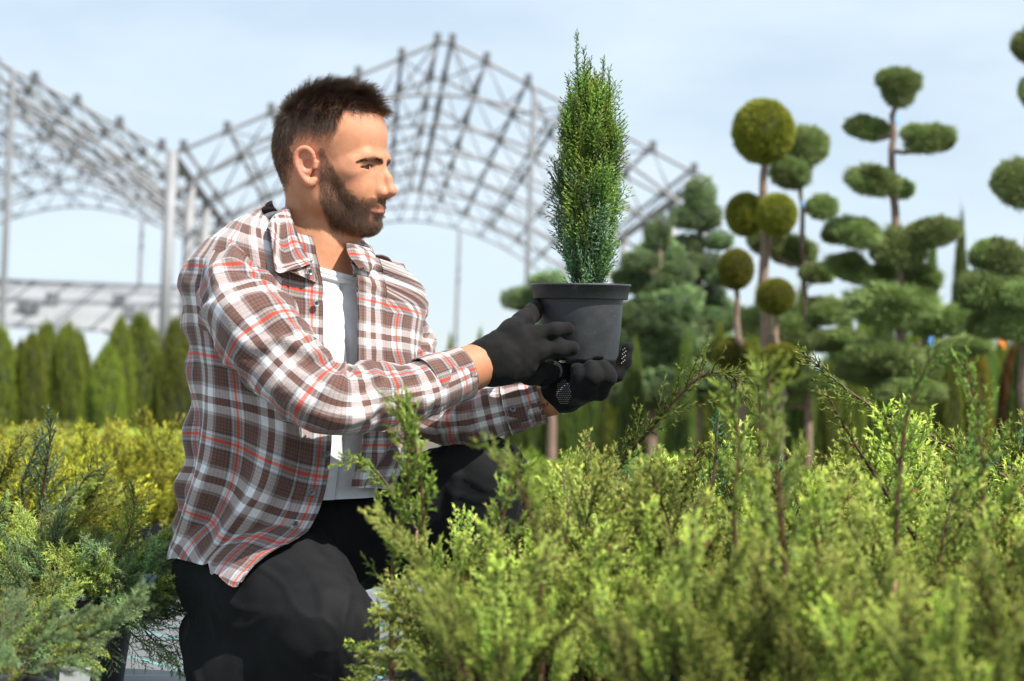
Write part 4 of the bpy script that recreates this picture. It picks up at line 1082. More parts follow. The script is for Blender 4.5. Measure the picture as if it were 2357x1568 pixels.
def build_head():
    s = SDF()
    e = lambda x, r, z, a, b, c, k=8, op='+': s.ell(H(x, r, z), (a * mm, b * mm, c * mm), k * mm, op, HM)
    cone = lambda p, q, r1, r2, k=8, op='+': s.cone(H(*p), H(*q), r1 * mm, r2 * mm, k * mm, op)
    # skull
    e(-6, 0, 40, 82, 73, 79)
    e(26, 0, 42, 55, 62, 62, 20)
    e(-30, 0, 22, 58, 68, 62, 20)
    # neck
    cone((-24, 0, -10), (-26, 0, -120), 50, 52, 25)
    cone((-26, 0, -120), (-42, 0, -230), 54, 72, 25)
    for r in (-1, 1):
        cone((-22, r * 50, -28), (8, r * 17, -172), 13, 10, 16)
    cone((22, 0, -118), (16, 0, -160), 13, 11, 14)
    # face block, jaw
    e(30, 0, -14, 46, 57, 56, 22)
    e(36, 0, -48, 42, 46, 48, 20)
    for r in (-1, 1):
        cone((4, r * 50, -14), (4, r * 47, -56), 16, 15, 18)
        cone((4, r * 47, -56), (50, r * 17, -93), 15, 14, 20)
        e(44, r * 40, -12, 22, 20, 16, 14)          # cheekbone
        e(48, r * 30, -38, 20, 16, 20, 14)
    e(62, 0, -90, 13, 16, 13, 14)                    # chin
    e(50, 0, -56, 30, 28, 26, 12)                    # maxilla
    dz = -4.5
    e0, c0 = e, cone
    e = lambda x, r, z, a, b, c, k=8, op='+': e0(x, r, z + dz, a, b, c, k, op)
    cone = lambda p, q, r1, r2, k=8, op='+': c0((p[0], p[1], p[2] + dz), (q[0], q[1], q[2] + dz), r1, r2, k, op)
    # temple hollow, brow
    for r in (-1, 1):
        cone((77, r * 8, 12), (70, r * 34, 14), 7.5, 7, 12)
        cone((70, r * 34, 14), (54, r * 50, 6), 7, 5, 12)
        e(86, r * 29, -3, 14, 14, 9.0, 9, '-')       # socket
        e(59, r * 31, -2, 13.3, 14.6, 13.0, 4)        # lids over the ball
    # nose
    cone((80, 0, 2), (89, 0, -18), 6.0, 6.8, 8)
    cone((89, 0, -18), (95, 0, -36), 6.8, 8.2, 6)
    e(95.5, 0, -37, 8.5, 9.5, 8, 4)
    for r in (-1, 1):
        e(83.5, r * 10.5, -41, 9.5, 5.4, 5.6, 6)
        e(87.5, r * 7.5, -47.8, 5.0, 2.8, 2.6, 1.5, '-')        # nostril
    cone((93, 0, -43), (82, 0, -48), 3.6, 4, 4)
    for r in (-1, 1): cone((73, r * 8, -6), (79, r * 9.5, -34), 8, 9, 8)
    # lips
    for r in (-1, 1):
        cone((66, r * 23, -63.5), (78, r * 9, -61), 2.4, 3.6, 4)
        cone((78, r * 9, -61), (80.5, 0, -60.5), 3.6, 3.7, 4)
        cone((66, r * 21, -65), (77, r * 8, -68.3), 2.6, 4.0, 4)
        cone((77, r * 8, -68.3), (78.5, 0, -68.6), 4.0, 4.3, 4)
        cone((70, r * 25, -64), (86, r * 8, -64.6), 1.0, 1.0, 2.0, '-')
        cone((86, r * 8, -64.6), (89, 0, -64.8), 1.0, 1.0, 2.0, '-')
    e(86, 0, -78, 8, 18, 4.5, 8, '-')
    # eye slits (looking down at the pot, lids half closed)
    for r in (-1, 1):
        cone((65.5, r * 46, -3.0), (74, r * 33, -2.0), 1.5, 2.5, 1.0, '-')
        cone((74, r * 33, -1.8), (77, r * 21, -3.0), 2.6, 1.6, 1.0, '-')
        e(59, r * 31, -2, 12.4, 12.8, 12.2, .5, '-')
        cone((73, r * 36, 7.5), (80, r * 18, 4), .8, .8, 4, '-')
    e, cone = e0, c0
    # ears
    for r in (-1, 1):
        q = lambda x, z, o=0: (x * .84, r * (71 + o * .8), z * .93 - 1.5)
        pts = [q(2, 4, 4), q(0, 16, 9), q(-9, 23.5, 12), q(-21, 22, 14), q(-29, 12, 15), q(-28, -3, 14), q(-22, -17, 11), q(-14, -28, 7), q(-6, -33, 3), q(-1, -27, 1)]
        pts = crom(np.array(pts), 20); rad = np.interp(np.arange(20), [0, 5, 12, 17, 19], [3, 3.6, 3.6, 5.6, 4.5])
        for i in range(19): cone(pts[i], pts[i + 1], rad[i], rad[i + 1], 3)
        e(-13, r * 75, -3, 14, 5, 21, 5)
        pts2 = crom(np.array([q(-16, 15, 7), q(-22, 4, 8), q(-19, -9, 8), q(-11, -15, 6)]), 8)
        for i in range(7): cone(pts2[i], pts2[i + 1], 3, 3, 3)
        e(-7, r * 82, -4, 8.0, 8.5, 9.5, 3, '-')       # concha
        e(-10, r * 85, 10, 6, 5, 4.5, 3, '-')
        cone((4, r * 73, -1), (3, r * 74, -8), 4.2, 3.5, 3)   # tragus
    # shoulders and upper chest under the shirts
    tf, tr = TF, TR
    cR, cL = P(560, 655, -.10), P(880, 672, .10)
    s.cone(cR + CU * -.03 + CX * .02, cL + CU * -.03 - CX * .025, .034, .034, .05)
    s.ell(P(722, 745, .02), (.12, .068, .12), .06, '+', np.stack([tr, tf, CU], 1))
    return s

# torso frame
TF = unit(CX * .60 - CD * .80); TR = unit(-CX * .80 - CD * .60)

def skin_cols(V, N=None):
    q = h_inv(V); X, Rr, Z = q[:, 0], np.abs(q[:, 1]), q[:, 2]
    c = np.tile(np.array((.49, .222, .118)), (len(V), 1))
    n = vnoise(V * 90, 3)[:, None]; n2 = vnoise(V * 260, 9)[:, None]
    n3 = vnoise(V * 700, 19)[:, None]
    c = c * (1 + np.array((.05, .10, .12)) * n + np.array((.05, .08, .09)) * n2 + .05 * n3)
    def blob(x, r, z, s, col, k):
        w = np.exp(-(((X - x) ** 2 + (Rr - r) ** 2 + (Z - z) ** 2) / s ** 2))[:, None] * k
        return w, np.array(col)
    for a in [(96, 0, -42, 15, (.62, .22, .14), .6), (50, 42, -18, 24, (.60, .25, .17), .45), (-15, 84, -2, 30, (.62, .22, .15), .7), (60, 30, -8, 12, (.42, .19, .13), .35), (70, 20, 60, 30, (.62, .34, .23), .4)]:
        w, col = blob(*a); c = c * (1 - w) + col * w
    # lips
    w = np.clip(1 - np.maximum(np.abs(Z + 69.3 - (Rr / 24) ** 2 * 1.0) / 6.6, Rr / 22), 0, 1)
    w = (np.clip(w * 3, 0, .85) * (X > 60))[:, None]; c = c * (1 - w) + np.array((.44, .165, .115)) * w
    bz = np.interp(Rr, [6, 29, 40, 53], [4.5, 8.5, 8.0, 1.5]); bw = np.interp(Rr, [4, 10, 30, 52, 56], [.6, 4.2, 3.8, 1.8, .3])
    w = (np.clip(1.5 - np.abs(Z - bz + 2.5) / bw, 0, 1) * (X > 45) * (Rr < 55) * (Rr > 6))[:, None] * .72; c = c * (1 - w) + np.array((.07, .038, .024)) * w
    # hair stubble under the strands
    m = np.clip(beard_mask(q) * 1.0, 0, 1)[:, None] * .62; c = c * (1 - m) + np.array((.055, .032, .024)) * m
    hm, _ = hair_mask(q); m = hm[:, None] * (.62 + .30 * ss(40, 75, Z))[:, None]; c = c * (1 - m) + np.array((.030, .020, .016)) * m
    return np.clip(c, 0, 1)

def ss(a, b, x): t = np.clip((x - a) / (b - a), 0, 1); return t * t * (3 - 2 * t)
def hair_mask(q):
    X, Rr, Z = q[:, 0], np.abs(q[:, 1]), q[:, 2]
    ed = 4 * vnoise(q / 6, 61) + 3 * vnoise(q / 2.5, 62)
    side = ss(30, 16, X - 24 - (Z - 26) * .30 + 22 + ed)        # behind the front edge at the side
    lowz = np.where(X > -34, 24 + 8 * np.cos((X + 10) / 24), np.interp(X, [-95, -60, -34], [-42, -38, 0]))
    m_side = ss(-12, 26, Z - lowz + ed) * side * (Z < 90)
    m_top = ss(-4, 5, Z - 76 + ed * .7 - .0 * Rr + np.clip(Rr - 45, 0, 30) * -.12 + (X < 40) * 6) * (X < 200)
    m = np.maximum(m_side, m_top)
    lng = np.interp(Z, [-40, 0, 26, 50, 70, 86, 100], [2.5, 3.5, 3.0, 6, 11, 20, 26])
    back = X < -40
    lng = np.where(back, np.interp(Z, [-40, -10, 20, 60, 95], [2.5, 4.5, 7, 11, 18]), lng)
    m = m * (np.abs(q[:, 1]) < 79) * (Z > -60)
    ear = (Rr > 71) & (Z < 26)
    return m * ~ear, lng
def beard_mask(q):
    X, Rr, Z = q[:, 0], np.abs(q[:, 1]), q[:, 2]
    top = np.interp(X, [4, 14, 24, 34, 44, 54, 62, 66], [26, 20, 2, -19, -34, -47, -57, -50])
    ed = 5.5 * vnoise(q / 6, 71) + 3 * vnoise(q / 2.5, 72)
    m = ss(7, -12, Z - top + ed) * ss(-1, 7, X - 3 + np.clip(-Z - 40, 0, 60) * -.12)
    m = m * ss(-116, -104, Z)
    mous = (X > 62) & (Rr < 27); m = np.where((X > 62) & (Z > -51.5), 0, m)
    lip = (X > 58) & (np.abs(Z + 70.0) < 5.6 - np.clip(Rr - 10, 0, 30) * .22) & (Rr < 22)
    m = np.where(lip, 0, m)
    sparse = np.exp(-(((X - 66) / 9) ** 2 + ((Rr - 17) / 7) ** 2 + ((Z + 80.5) / 4.5) ** 2)); m = m * (1 - .75 * sparse)
    ear = (Rr > 70) & (X < 8)
    neck = ss(14, -4, (Z + 92) * -1 - X * .30)            # stubble thins out down the neck
    m = m * np.where(Z < -86, np.clip(neck, 0.0, 1), 1) * ~ear
    return m

def tri_sample(V, F, wgt, n, r):
    """n random points on triangles F with probability ~ area*wgt"""
    a, b, c = V[F[:, 0]], V[F[:, 1]], V[F[:, 2]]
    N = np.cross(b - a, c - a); ar = np.linalg.norm(N, axis=1); w_ = ar * wgt
    idx = r.choice(len(F), n, p=w_ / w_.sum())
    u, v = r.random(n), r.random(n); f = u + v > 1; u[f], v[f] = 1 - u[f], 1 - v[f]
    p = a[idx] + (b - a)[idx] * u[:, None] + (c - a)[idx] * v[:, None]
    return p, unit(N[idx]), idx

def strands(name, pts, rad, mat, parent):
    """pts N x K x 3"""
    n, k, _ = pts.shape
    cu = bpy.data.hair_curves.new(name); cu.add_curves([k] * n)
    cu.position_data.foreach_set('vector', pts.astype(np.float32).ravel())
    ra = cu.attributes.get('radius') or cu.attributes.new('radius', 'FLOAT', 'POINT')
    taper = np.linspace(1, .35, k)[None] * np.broadcast_to(np.asarray(rad).reshape(-1, 1), (n, 1))
    ra.data.foreach_set('value', taper.astype(np.float32).ravel())
    cu.materials.append(mat)
    o = bpy.data.objects.new(name, cu); return link(o, parent)

def hair_mat(name, mel, red=.35, rnd=.35, rough=.32):
    m = bpy.data.materials.new(name); m.use_nodes = True; n = m.node_tree; n.nodes.clear()
    o = n.nodes.new('ShaderNodeOutputMaterial'); h = n.nodes.new('ShaderNodeBsdfHairPrincipled')
    h.parametrization = 'MELANIN'
    h.inputs['Melanin'].default_value = mel; h.inputs['Melanin Redness'].default_value = red
    h.inputs['Random Color'].default_value = rnd; h.inputs['Roughness'].default_value = rough; h.inputs['Radial Roughness'].default_value = .4
    n.links.new(h.outputs[0], o.inputs[0]); return m

def skin_material():
    m, n, b = mat_new("skin")
    at = nd(n, 'ShaderNodeVertexColor', layer_name='Col')
    n.links.new(at.outputs[0], b.inputs['Base Color'])
    t = noise_n(n, 900, 3); t2 = noise_n(n, 160, 4)
    ad = nd(n, 'ShaderNodeMath', operation='ADD'); n.links.new(t.outputs[0], ad.inputs[0]); n.links.new(t2.outputs[0], ad.inputs[1])
    bump(n, b, ad.outputs[0], .22, .0008)
    b.inputs['Roughness'].default_value = .58; b.inputs['Specular IOR Level'].default_value = .32
    b.inputs['Subsurface Weight'].default_value = .10; b.inputs['Subsurface Radius'].default_value = (.9, .35, .2); b.inputs['Subsurface Scale'].default_value = .006
    return m
SKIN = skin_material()

def tris_of(Q): return np.concatenate([Q[:, [0, 1, 2]], Q[:, [0, 2, 3]]])

def build_body():
    s = build_head()
    V, Q = s.mesh(.0017, 1)
    # arms, as far as they show at the wrists, joined into the same skin mesh
    a = SDF()
    a.chain([P(575, 675, -.09), P(690, 850, -.195), P(785, 905, -.215), P(960, 895, -.165), P(1060, 858, -.118), P(1120, 835, -.095)], [.032, .030, .028, .026, .0265, .027], .02)
    a.cone(P(1030, 866, -.128), P(1100, 841, -.102), .0285, .0295, .02, '+', (unit(CD), 1.15))
    a.chain([P(880, 672, .10), P(945, 840, .07), P(1010, 962, .03), P(1130, 945, .01), P(1270, 922, .0)], [.030, .028, .028, .026, .0235], .02)
    V2, Q2 = a.mesh(.004, 1)
    cols = np.concatenate([skin_cols(V), np.tile((.46, .20, .105), (len(V2), 1)) * (1 + .08 * vnoise(V2 * 120, 2)[:, None])])
    me = mesh_np('body', np.concatenate([V, V2]) - PO, np.concatenate([Q, Q2 + len(V)]), SKIN, cols=cols)
    body = pobj('body', me)
    return V, Q, s, body
HV, HQ, HSDF, BODY = build_body()

def build_hair():
    r = np.random.default_rng(11)
    T = tris_of(HQ); cen = HV[T].mean(1); q = h_inv(cen)
    hm, lng = hair_mask(q)
    wt = hm * np.interp(q[:, 2], [-40, 30, 80, 120], [.9, 1, 1.5, 1.5])
    n = 26000
    p, nrm, idx = tri_sample(HV, T, wt, n, r)
    nrm = HSDF.gradg(p)
    qq = h_inv(p); _, L_ = hair_mask(qq); L_ = L_ * mm * r.uniform(.6, 1.25, n) * (1 + .25 * vnoise(qq / 8, 39))
    X, Rr, Z = qq.T
    top = ss(58, 100, Z)
    clump = np.stack([vnoise(qq / 11, 31), vnoise(qq / 11, 32), vnoise(qq / 11, 33)], 1) + .5 * np.stack([vnoise(qq / 4, 34), vnoise(qq / 4, 35), vnoise(qq / 4, 36)], 1)
    fwd = HF * 1.0; up = HU
    # comb direction
    d_top = fwd * np.interp(X, [-80, -30, 40], [-.25, .85, 1.0])[:, None] + up * np.interp(X, [-80, 0, 60, 85], [.6, .40, .42, .30])[:, None] + HR * (.35 + .25 * np.sign(Rr))[:, None] * .35
    d_side = -up * .72 - fwd * .18 + fwd * ss(-30, 50, X)[:, None] * .25
    d = d_top * top[:, None] + d_side * (1 - top)[:, None]
    d = d + (HF * clump[:, :1] + HR * clump[:, 1:2] + HU * clump[:, 2:]) * (.55 * top + .10)[:, None] + nrm * (.55 * top + .30)[:, None] + r.normal(0, .10, (n, 3))
    d = unit(d); K_ = 6; t = np.linspace(0, 1, K_)
    droop = (-HU * .55 + HF * .25)
    front = ss(45, 80, X) * top
    pts = p[:, None] + d[:, None] * (L_[:, None] * t)[..., None] + (droop[None, None] * (L_[:, None] * t ** 2)[..., None]) * (.25 + .85 * front)[:, None, None] \
        + (HR * .5)[None, None] * (clump[:, 0][:, None] * L_[:, None] * t ** 2)[..., None] * .5
    # keep strands off the skull
    for k in range(1, K_):
        x = pts[:, k]; dd = HSDF.evg(x); g = HSDF.gradg(x); mn = .0012 + .0035 * top * t[k]
        push = np.clip(mn - dd, 0, .02); pts[:, k] = x + g * push[:, None]
    strands('hair', pts - PO, r.uniform(.00010, .00017, n), hair_mat('dark_hair', .90, .25, .5, .30), person)
    # some stray hairs at the crown and top
    # beard
    bm = beard_mask(q); n = 15000
    p, nrm, idx = tri_sample(HV, T, bm * np.where(q[:, 0] > 40, 1.3, 1.0), n, r)
    nrm = HSDF.gradg(p); qq = h_inv(p); X, Rr, Z = qq.T
    L_ = np.interp(Z, [-108, -95, -70, -30, 10], [6, 9, 8, 5, 2.5]) * np.interp(X, [0, 20, 60, 80], [.6, 1, 1.05, 1]) * (.6 + .4 * np.clip(beard_mask(qq), 0, 1))
    L_ = np.where((X > 60) & (Z > -66) , 6.5, L_) * mm * r.uniform(.6, 1.15, n) * np.where(Z < -92, .75, 1)
    cl = np.stack([vnoise(qq / 7, 41), vnoise(qq / 7, 42)], 1)
    mous = ((X > 60) & (Z > -66))[:, None]
    d = -HU * .80 + HF * np.interp(X, [0, 40, 70], [.15, .30, .28])[:, None] + nrm * .42 + HR * (np.sign(Rr) * .0)[:, None]
    d = np.where(mous, -HU * .62 - HF * .25 + HR * (np.sign(Rr) * .75)[:, None] + nrm * .30, d)
    d = unit(d + HF * cl[:, :1] * .25 + HR * cl[:, 1:] * .2 + r.normal(0, .17, (n, 3)))
    K_ = 4; t = np.linspace(0, 1, K_)
    pts = p[:, None] + d[:, None] * (L_[:, None] * t)[..., None] + (-nrm * .25 + HF * .1)[:, None] * (L_[:, None] * t ** 2)[..., None]
    strands('beard', pts - PO, r.uniform(.00009, .00015, n), hair_mat('beard_hair', .76, .55, .7, .36), person)
    # eyebrows and lashes
    P0 = []; D0_ = []; LN = []
    for sg in (-1, 1):
        for i in range(620):
            u = r.random(); w = r.normal(0, .5) * (1 - .55 * u)
            x = np.interp(u, [0, .5, 1], [80, 71, 54]); rr_ = np.interp(u, [0, .5, 1], [8, 29, 52]); z = np.interp(u, [0, .5, .75, 1], [2.0, 6.5, 6.0, 0.5]) + w * 3.4
            pt = H(x + 10, sg * rr_, z); 
            P0.append(pt); D0_.append(unit(HR * sg * .9 - HF * (.1 + .6 * u) + HU * (.28 - .5 * u))); LN.append(.0070 * (1 - .3 * u))
    P0 = np.array(P0)
    for _ in range(8): P0 = P0 - HSDF.gradg(P0) * np.clip(HSDF.evg(P0), -.01, .01)[:, None] * .9
    D0_ = unit(np.array(D0_) + r.normal(0, .12, (len(P0), 3))); LN = np.array(LN); K_ = 3; t = np.linspace(0, 1, K_)
    pts = P0[:, None] + D0_[:, None] * (LN[:, None] * t)[..., None]
    strands('eyebrows', pts - PO, .00012, hair_mat('brow_hair', .80, .5, .3), person)
    P0 = []; D1 = []
    for sg in (-1, 1):
        for i in range(90):
            u = i / 89; x = np.interp(u, [0, .5, 1], [66, 71.5, 73]); rr_ = np.interp(u, [0, .5, 1], [44, 33, 20]); z = np.interp(u, [0, .5, 1], [-1.6, .8, -.6]) - 4.5
            P0.append(H(x - 1, sg * rr_, z)); D1.append(unit(HF * .8 - HU * .35 + HR * sg * (.75 - u) * 1.0))
    P0 = np.array(P0); D1 = np.array(D1)
    pts = P0[:, None] + D1[:, None] * (.0024 * t)[None, :, None] + HU * (.0012 * t ** 2)[None, :, None]
    strands('eyelashes', pts - PO, .00016, hair_mat('lash_hair', .98, .1, .1), person)
    # dark edge of the upper lids
    for sg in (-1, 1):
        c_ = crom(np.array([H(67, sg * 45, -7.0), H(71.5, sg * 38, -4.6), H(73.5, sg * 32, -3.6), H(75.5, sg * 26, -3.8), H(76.5, sg * 21, -5.2)]), 24)
        for _ in range(6): c_ = c_ - HSDF.gradg(c_) * np.clip(HSDF.evg(c_) + .0002, -.004, .004)[:, None] * .8
        c_[1:-1] = (c_[2:] + c_[:-2] + 2 * c_[1:-1]) / 4
        tv, tf_ = tube(c_, np.interp(np.linspace(0, 1, 24), [0, .3, .8, 1], [.0004, .0009, .0009, .0004]), 6)
        pobj('lash_line', mesh_np('lash_line', tv - PO, tf_, mat_simple('lash_line', (.02, .013, .010), .7, .1, 90)))
    # eyes
    for sg in (-1, 1):
        c = H(59, sg * 31, -6.5); rb = .0121
        a = np.linspace(0, np.pi, 25); b_ = np.linspace(0, 2 * np.pi, 32, endpoint=False); A, B = np.meshgrid(a, b_, indexing='ij')
        gaze = unit(HF * .96 - HU * .20 + HR * sg * -.03); gx = unit(np.cross(gaze, HU)); gy = np.cross(gx, gaze)
        v = (np.cos(A)[..., None] * gaze + np.sin(A)[..., None] * (np.cos(B)[..., None] * gx + np.sin(B)[..., None] * gy)).reshape(-1, 3)
        ang = A.ravel(); col = np.where((ang < .17)[:, None], (.004, .004, .004), np.where((ang < .56)[:, None], (.045, .025, .014), (.20, .14, .11)))
        F = []
        for i in range(24):
            for j in range(32): k = (j + 1) % 32; F.append((i * 32 + j, (i + 1) * 32 + j, (i + 1) * 32 + k, i * 32 + k))
        pobj('eye', mesh_np('eye', c + v * rb - PO, np.array(F), EYEM, cols=col))
EYEM = vcol_mat('eye', .25, .4, 200, .05)
build_hair()

# ------------------------------------------------------------------ plaid cloth
def plaid_material(name):
    m, n, b = mat_new(name)
    uv = nd(n, 'ShaderNodeUVMap'); sp = nd(n, 'ShaderNodeSeparateXYZ'); n.links.new(uv.outputs[0], sp.inputs[0])
    W1, BR, DK, GR, RD = (.76, .76, .77), (.150, .078, .062), (.045, .042, .045), (.34, .315, .31), (.80, .07, .035)
    BRd = (.06, .038, .034)
    LD = (.16, .165, .175)
    half = [(0, RD), (.016, GR), (.042, LD), (.050, GR), (.064, (.60, .60, .63)), (.078, GR), (.094, DK), (.118, BR), (.152, BRd), (.161, BR), (.193, BRd), (.202, BR), (.234, BRd), (.243, BR), (.276, BRd), (.285, BR),
            (.312, GR), (.326, LD), (.334, GR), (.350, W1), (.392, (.66, .66, .69)), (.398, W1), (.452, (.12, .085, .08)), (.461, BR)]
    outs = []
    for ax, per_ in (('X', .110), ('Y', .110)):
        d = nd(n, 'ShaderNodeMath', operation='DIVIDE'); d.inputs[1].default_value = per_; n.links.new(sp.outputs[ax], d.inputs[0])
        pp_ = nd(n, 'ShaderNodeMath', operation='PINGPONG'); pp_.inputs[1].default_value = .5; n.links.new(d.outputs[0], pp_.inputs[0])
        cr_ = ramp(n, pp_.outputs[0], [(p_, tuple(np.array(c_) ** (1 / 2.5))) for p_, c_ in half]); cr_.color_ramp.interpolation = 'CONSTANT'; outs.append((cr_, pp_))
    # twill weave: which thread lies on top
    ad = nd(n, 'ShaderNodeMath', operation='ADD'); n.links.new(sp.outputs['X'], ad.inputs[0]); n.links.new(sp.outputs['Y'], ad.inputs[1])
    ml = nd(n, 'ShaderNodeMath', operation='MULTIPLY'); ml.inputs[1].default_value = 2 * math.pi / .0021; n.links.new(ad.outputs[0], ml.inputs[0])
    sn = nd(n, 'ShaderNodeMath', operation='SINE'); n.links.new(ml.outputs[0], sn.inputs[0])
    mr = nd(n, 'ShaderNodeMapRange'); mr.inputs['From Min'].default_value = -1; mr.inputs['To Min'].default_value = .32; mr.inputs['To Max'].default_value = .68; n.links.new(sn.outputs[0], mr.inputs['Value'])
    mx_ = nd(n, 'ShaderNodeMix', data_type='RGBA'); n.links.new(mr.outputs[0], mx_.inputs[0]); n.links.new(outs[0][0].outputs[0], mx_.inputs[6]); n.links.new(outs[1][0].outputs[0], mx_.inputs[7])
    gm = nd(n, 'ShaderNodeGamma'); gm.inputs[1].default_value = 2.5; n.links.new(mx_.outputs[2], gm.inputs[0])
    last = gm.outputs[0]
    for cr_, pp_ in outs:      # the red thread shows strongly over the rest
        lt = nd(n, 'ShaderNodeMath', operation='LESS_THAN'); lt.inputs[1].default_value = .016; n.links.new(pp_.outputs[0], lt.inputs[0])
        m2 = nd(n, 'ShaderNodeMath', operation='MULTIPLY'); m2.inputs[1].default_value = .36; n.links.new(lt.outputs[0], m2.inputs[0])
        m3 = nd(n, 'ShaderNodeMix', data_type='RGBA'); n.links.new(m2.outputs[0], m3.inputs[0]); n.links.new(last, m3.inputs[6]); m3.inputs[7].default_value = (.50, .04, .03, 1); last = m3.outputs[2]
    fz = noise_n(n, 260, 3, .6, vec=uv.outputs[0]); mr2 = nd(n, 'ShaderNodeMapRange'); mr2.inputs['To Min'].default_value = .78; mr2.inputs['To Max'].default_value = 1.2; n.links.new(fz.outputs['Fac'], mr2.inputs['Value'])
    hs = nd(n, 'ShaderNodeHueSaturation'); n.links.new(last, hs.inputs['Color']); n.links.new(mr2.outputs[0], hs.inputs['Value'])
    n.links.new(hs.outputs[0], b.inputs['Base Color'])
    b.inputs['Roughness'].default_value = .9; b.inputs['Specular IOR Level'].default_value = .12
    b.inputs['Sheen Weight'].default_value = .25; b.inputs['Sheen Roughness'].default_value = .5
    bump(n, b, fz.outputs['Fac'], .3, .0015)
    return m
PLAID = plaid_material('plaid_flannel')

def interp(x, tab):
    xs, ys = zip(*tab); return np.interp(x, xs, ys)
T_C = [(500, 745), (540, 745), (600, 738), (640, 716), (700, 694), (850, 704), (1000, 690), (1150, 664), (1290, 655), (1350, 648)]
T_A = [(500, .058), (540, .090), (575, .140), (610, .176), (650, .196), (700, .196), (800, .184), (1000, .174), (1150, .165), (1350, .166)]
T_B = [(500, .058), (540, .075), (575, .088), (610, .092), (650, .098), (700, .112), (800, .124), (1000, .130), (1150, .138), (1350, .145)]
def torso_pt(y, thd, off=0.0, sm=None):
    """y picture row, thd degrees from the front towards his right side"""
    y = np.asarray(y, float); t_ = np.radians(np.asarray(thd, float))
    a = interp(y, T_A) + off; b = interp(y, T_B) + off
    c, s_ = np.cos(t_), np.sin(t_)
    e_ = .86
    cc = np.sign(c) * np.abs(c) ** e_; s2 = np.sign(s_) * np.abs(s_) ** e_
    b = np.where(c < 0, b * 1.0, b)
    cx = interp(y, T_C)
    base = CO + (CD[None] + CX[None] * ((cx - IMW / 2) * K)[..., None] + CU[None] * ((IMH / 2 - y) * K)[..., None]) * D0 if np.ndim(y) else P(cx, y)
    base = base + CD * .012
    tl = -.045 * np.clip(s2 * -1, -1, 1) * np.interp(y, [560, 700, 900], [1, .6, 0])
    return base + TF * (cc * b)[..., None] + TR * (s2 * a)[..., None] + CU * tl[..., None]
def pix(p):
    d = (p - CO); z = d @ CD; return (d @ CX) / z / K + IMW / 2, IMH / 2 - (d @ CU) / z / K
def th_for_x(y, x, lo, hi):
    t_ = np.linspace(lo, hi, 240); px, _ = pix(torso_pt(np.full(240, float(y)), t_)); return t_[np.argmin(np.abs(px - x))]

R_EDGE = [(560, 712), (600, 722), (640, 737), (700, 740), (780, 739), (850, 744), (940, 757), (1008, 760), (1046, 755), (1082, 751), (1129, 740), (1167, 726), (1222, 693), (1283, 649), (1343, 602)]
L_EDGE = [(560, 800), (600, 806), (640, 806), (700, 806), (780, 804), (850, 806), (940, 812), (1010, 816), (1060, 800), (1110, 786), (1200, 790)]
def folds(u, v, seed, amp, scale=(9, 3.5)):
    q = np.stack([u * scale[0], v * scale[1]], 1)
    w_ = np.stack([fbm(q * .6, seed + 5, 2), fbm(q * .6 + 7, seed + 6, 2)], 1) * 1.1
    n_ = fbm(q + w_, seed, 3); rid = 1 - np.abs(vnoise(q * 1.7 + w_, seed + 3)) * 2.2
    return amp * (n_ * .8 + np.clip(rid, -1, 1) * .55)

def grid_faces(nu, nv):
    i, j = np.meshgrid(np.arange(nu - 1), np.arange(nv - 1), indexing='ij'); a = (i * nv + j).ravel()
    return np.stack([a, a + nv, a + nv + 1, a + 1], 1)
def grid_normals(G):
    du = np.gradient(G, axis=0); dv = np.gradient(G, axis=1); return unit(np.cross(du, dv))
def arclen(G, axis):
    d = np.linalg.norm(np.diff(G, axis=axis), axis=2); z = np.zeros_like(G[..., 0])
    if axis == 0: z[1:] = np.cumsum(d, 0)
    else: z[:, 1:] = np.cumsum(d, 1)
    return z
def cloth(name, G, uv, mat, parent, thick=.0016, flip=False):
    nu, nv = G.shape[:2]; F = grid_faces(nu, nv)
    if flip: F = F[:, ::-1]
    N = grid_normals(G) * (-1 if flip else 1)
    V1 = G.reshape(-1, 3); V2 = (G - N * thick).reshape(-1, 3); n = nu * nv
    idx = np.arange(n).reshape(nu, nv)
    rim = np.concatenate([idx[0, :], idx[1:, -1], idx[-1, -2::-1], idx[-2:0:-1, 0]])
    r2 = np.roll(rim, -1); E = np.stack([rim, rim + n, r2 + n, r2], 1)
    if flip: E = E[:, ::-1]
    me = mesh_np(name, np.concatenate([V1, V2]) - PO, np.concatenate([F, F[:, ::-1] + n, E]), mat, uvs=np.concatenate([uv, uv]))
    return pobj(name, me, parent)

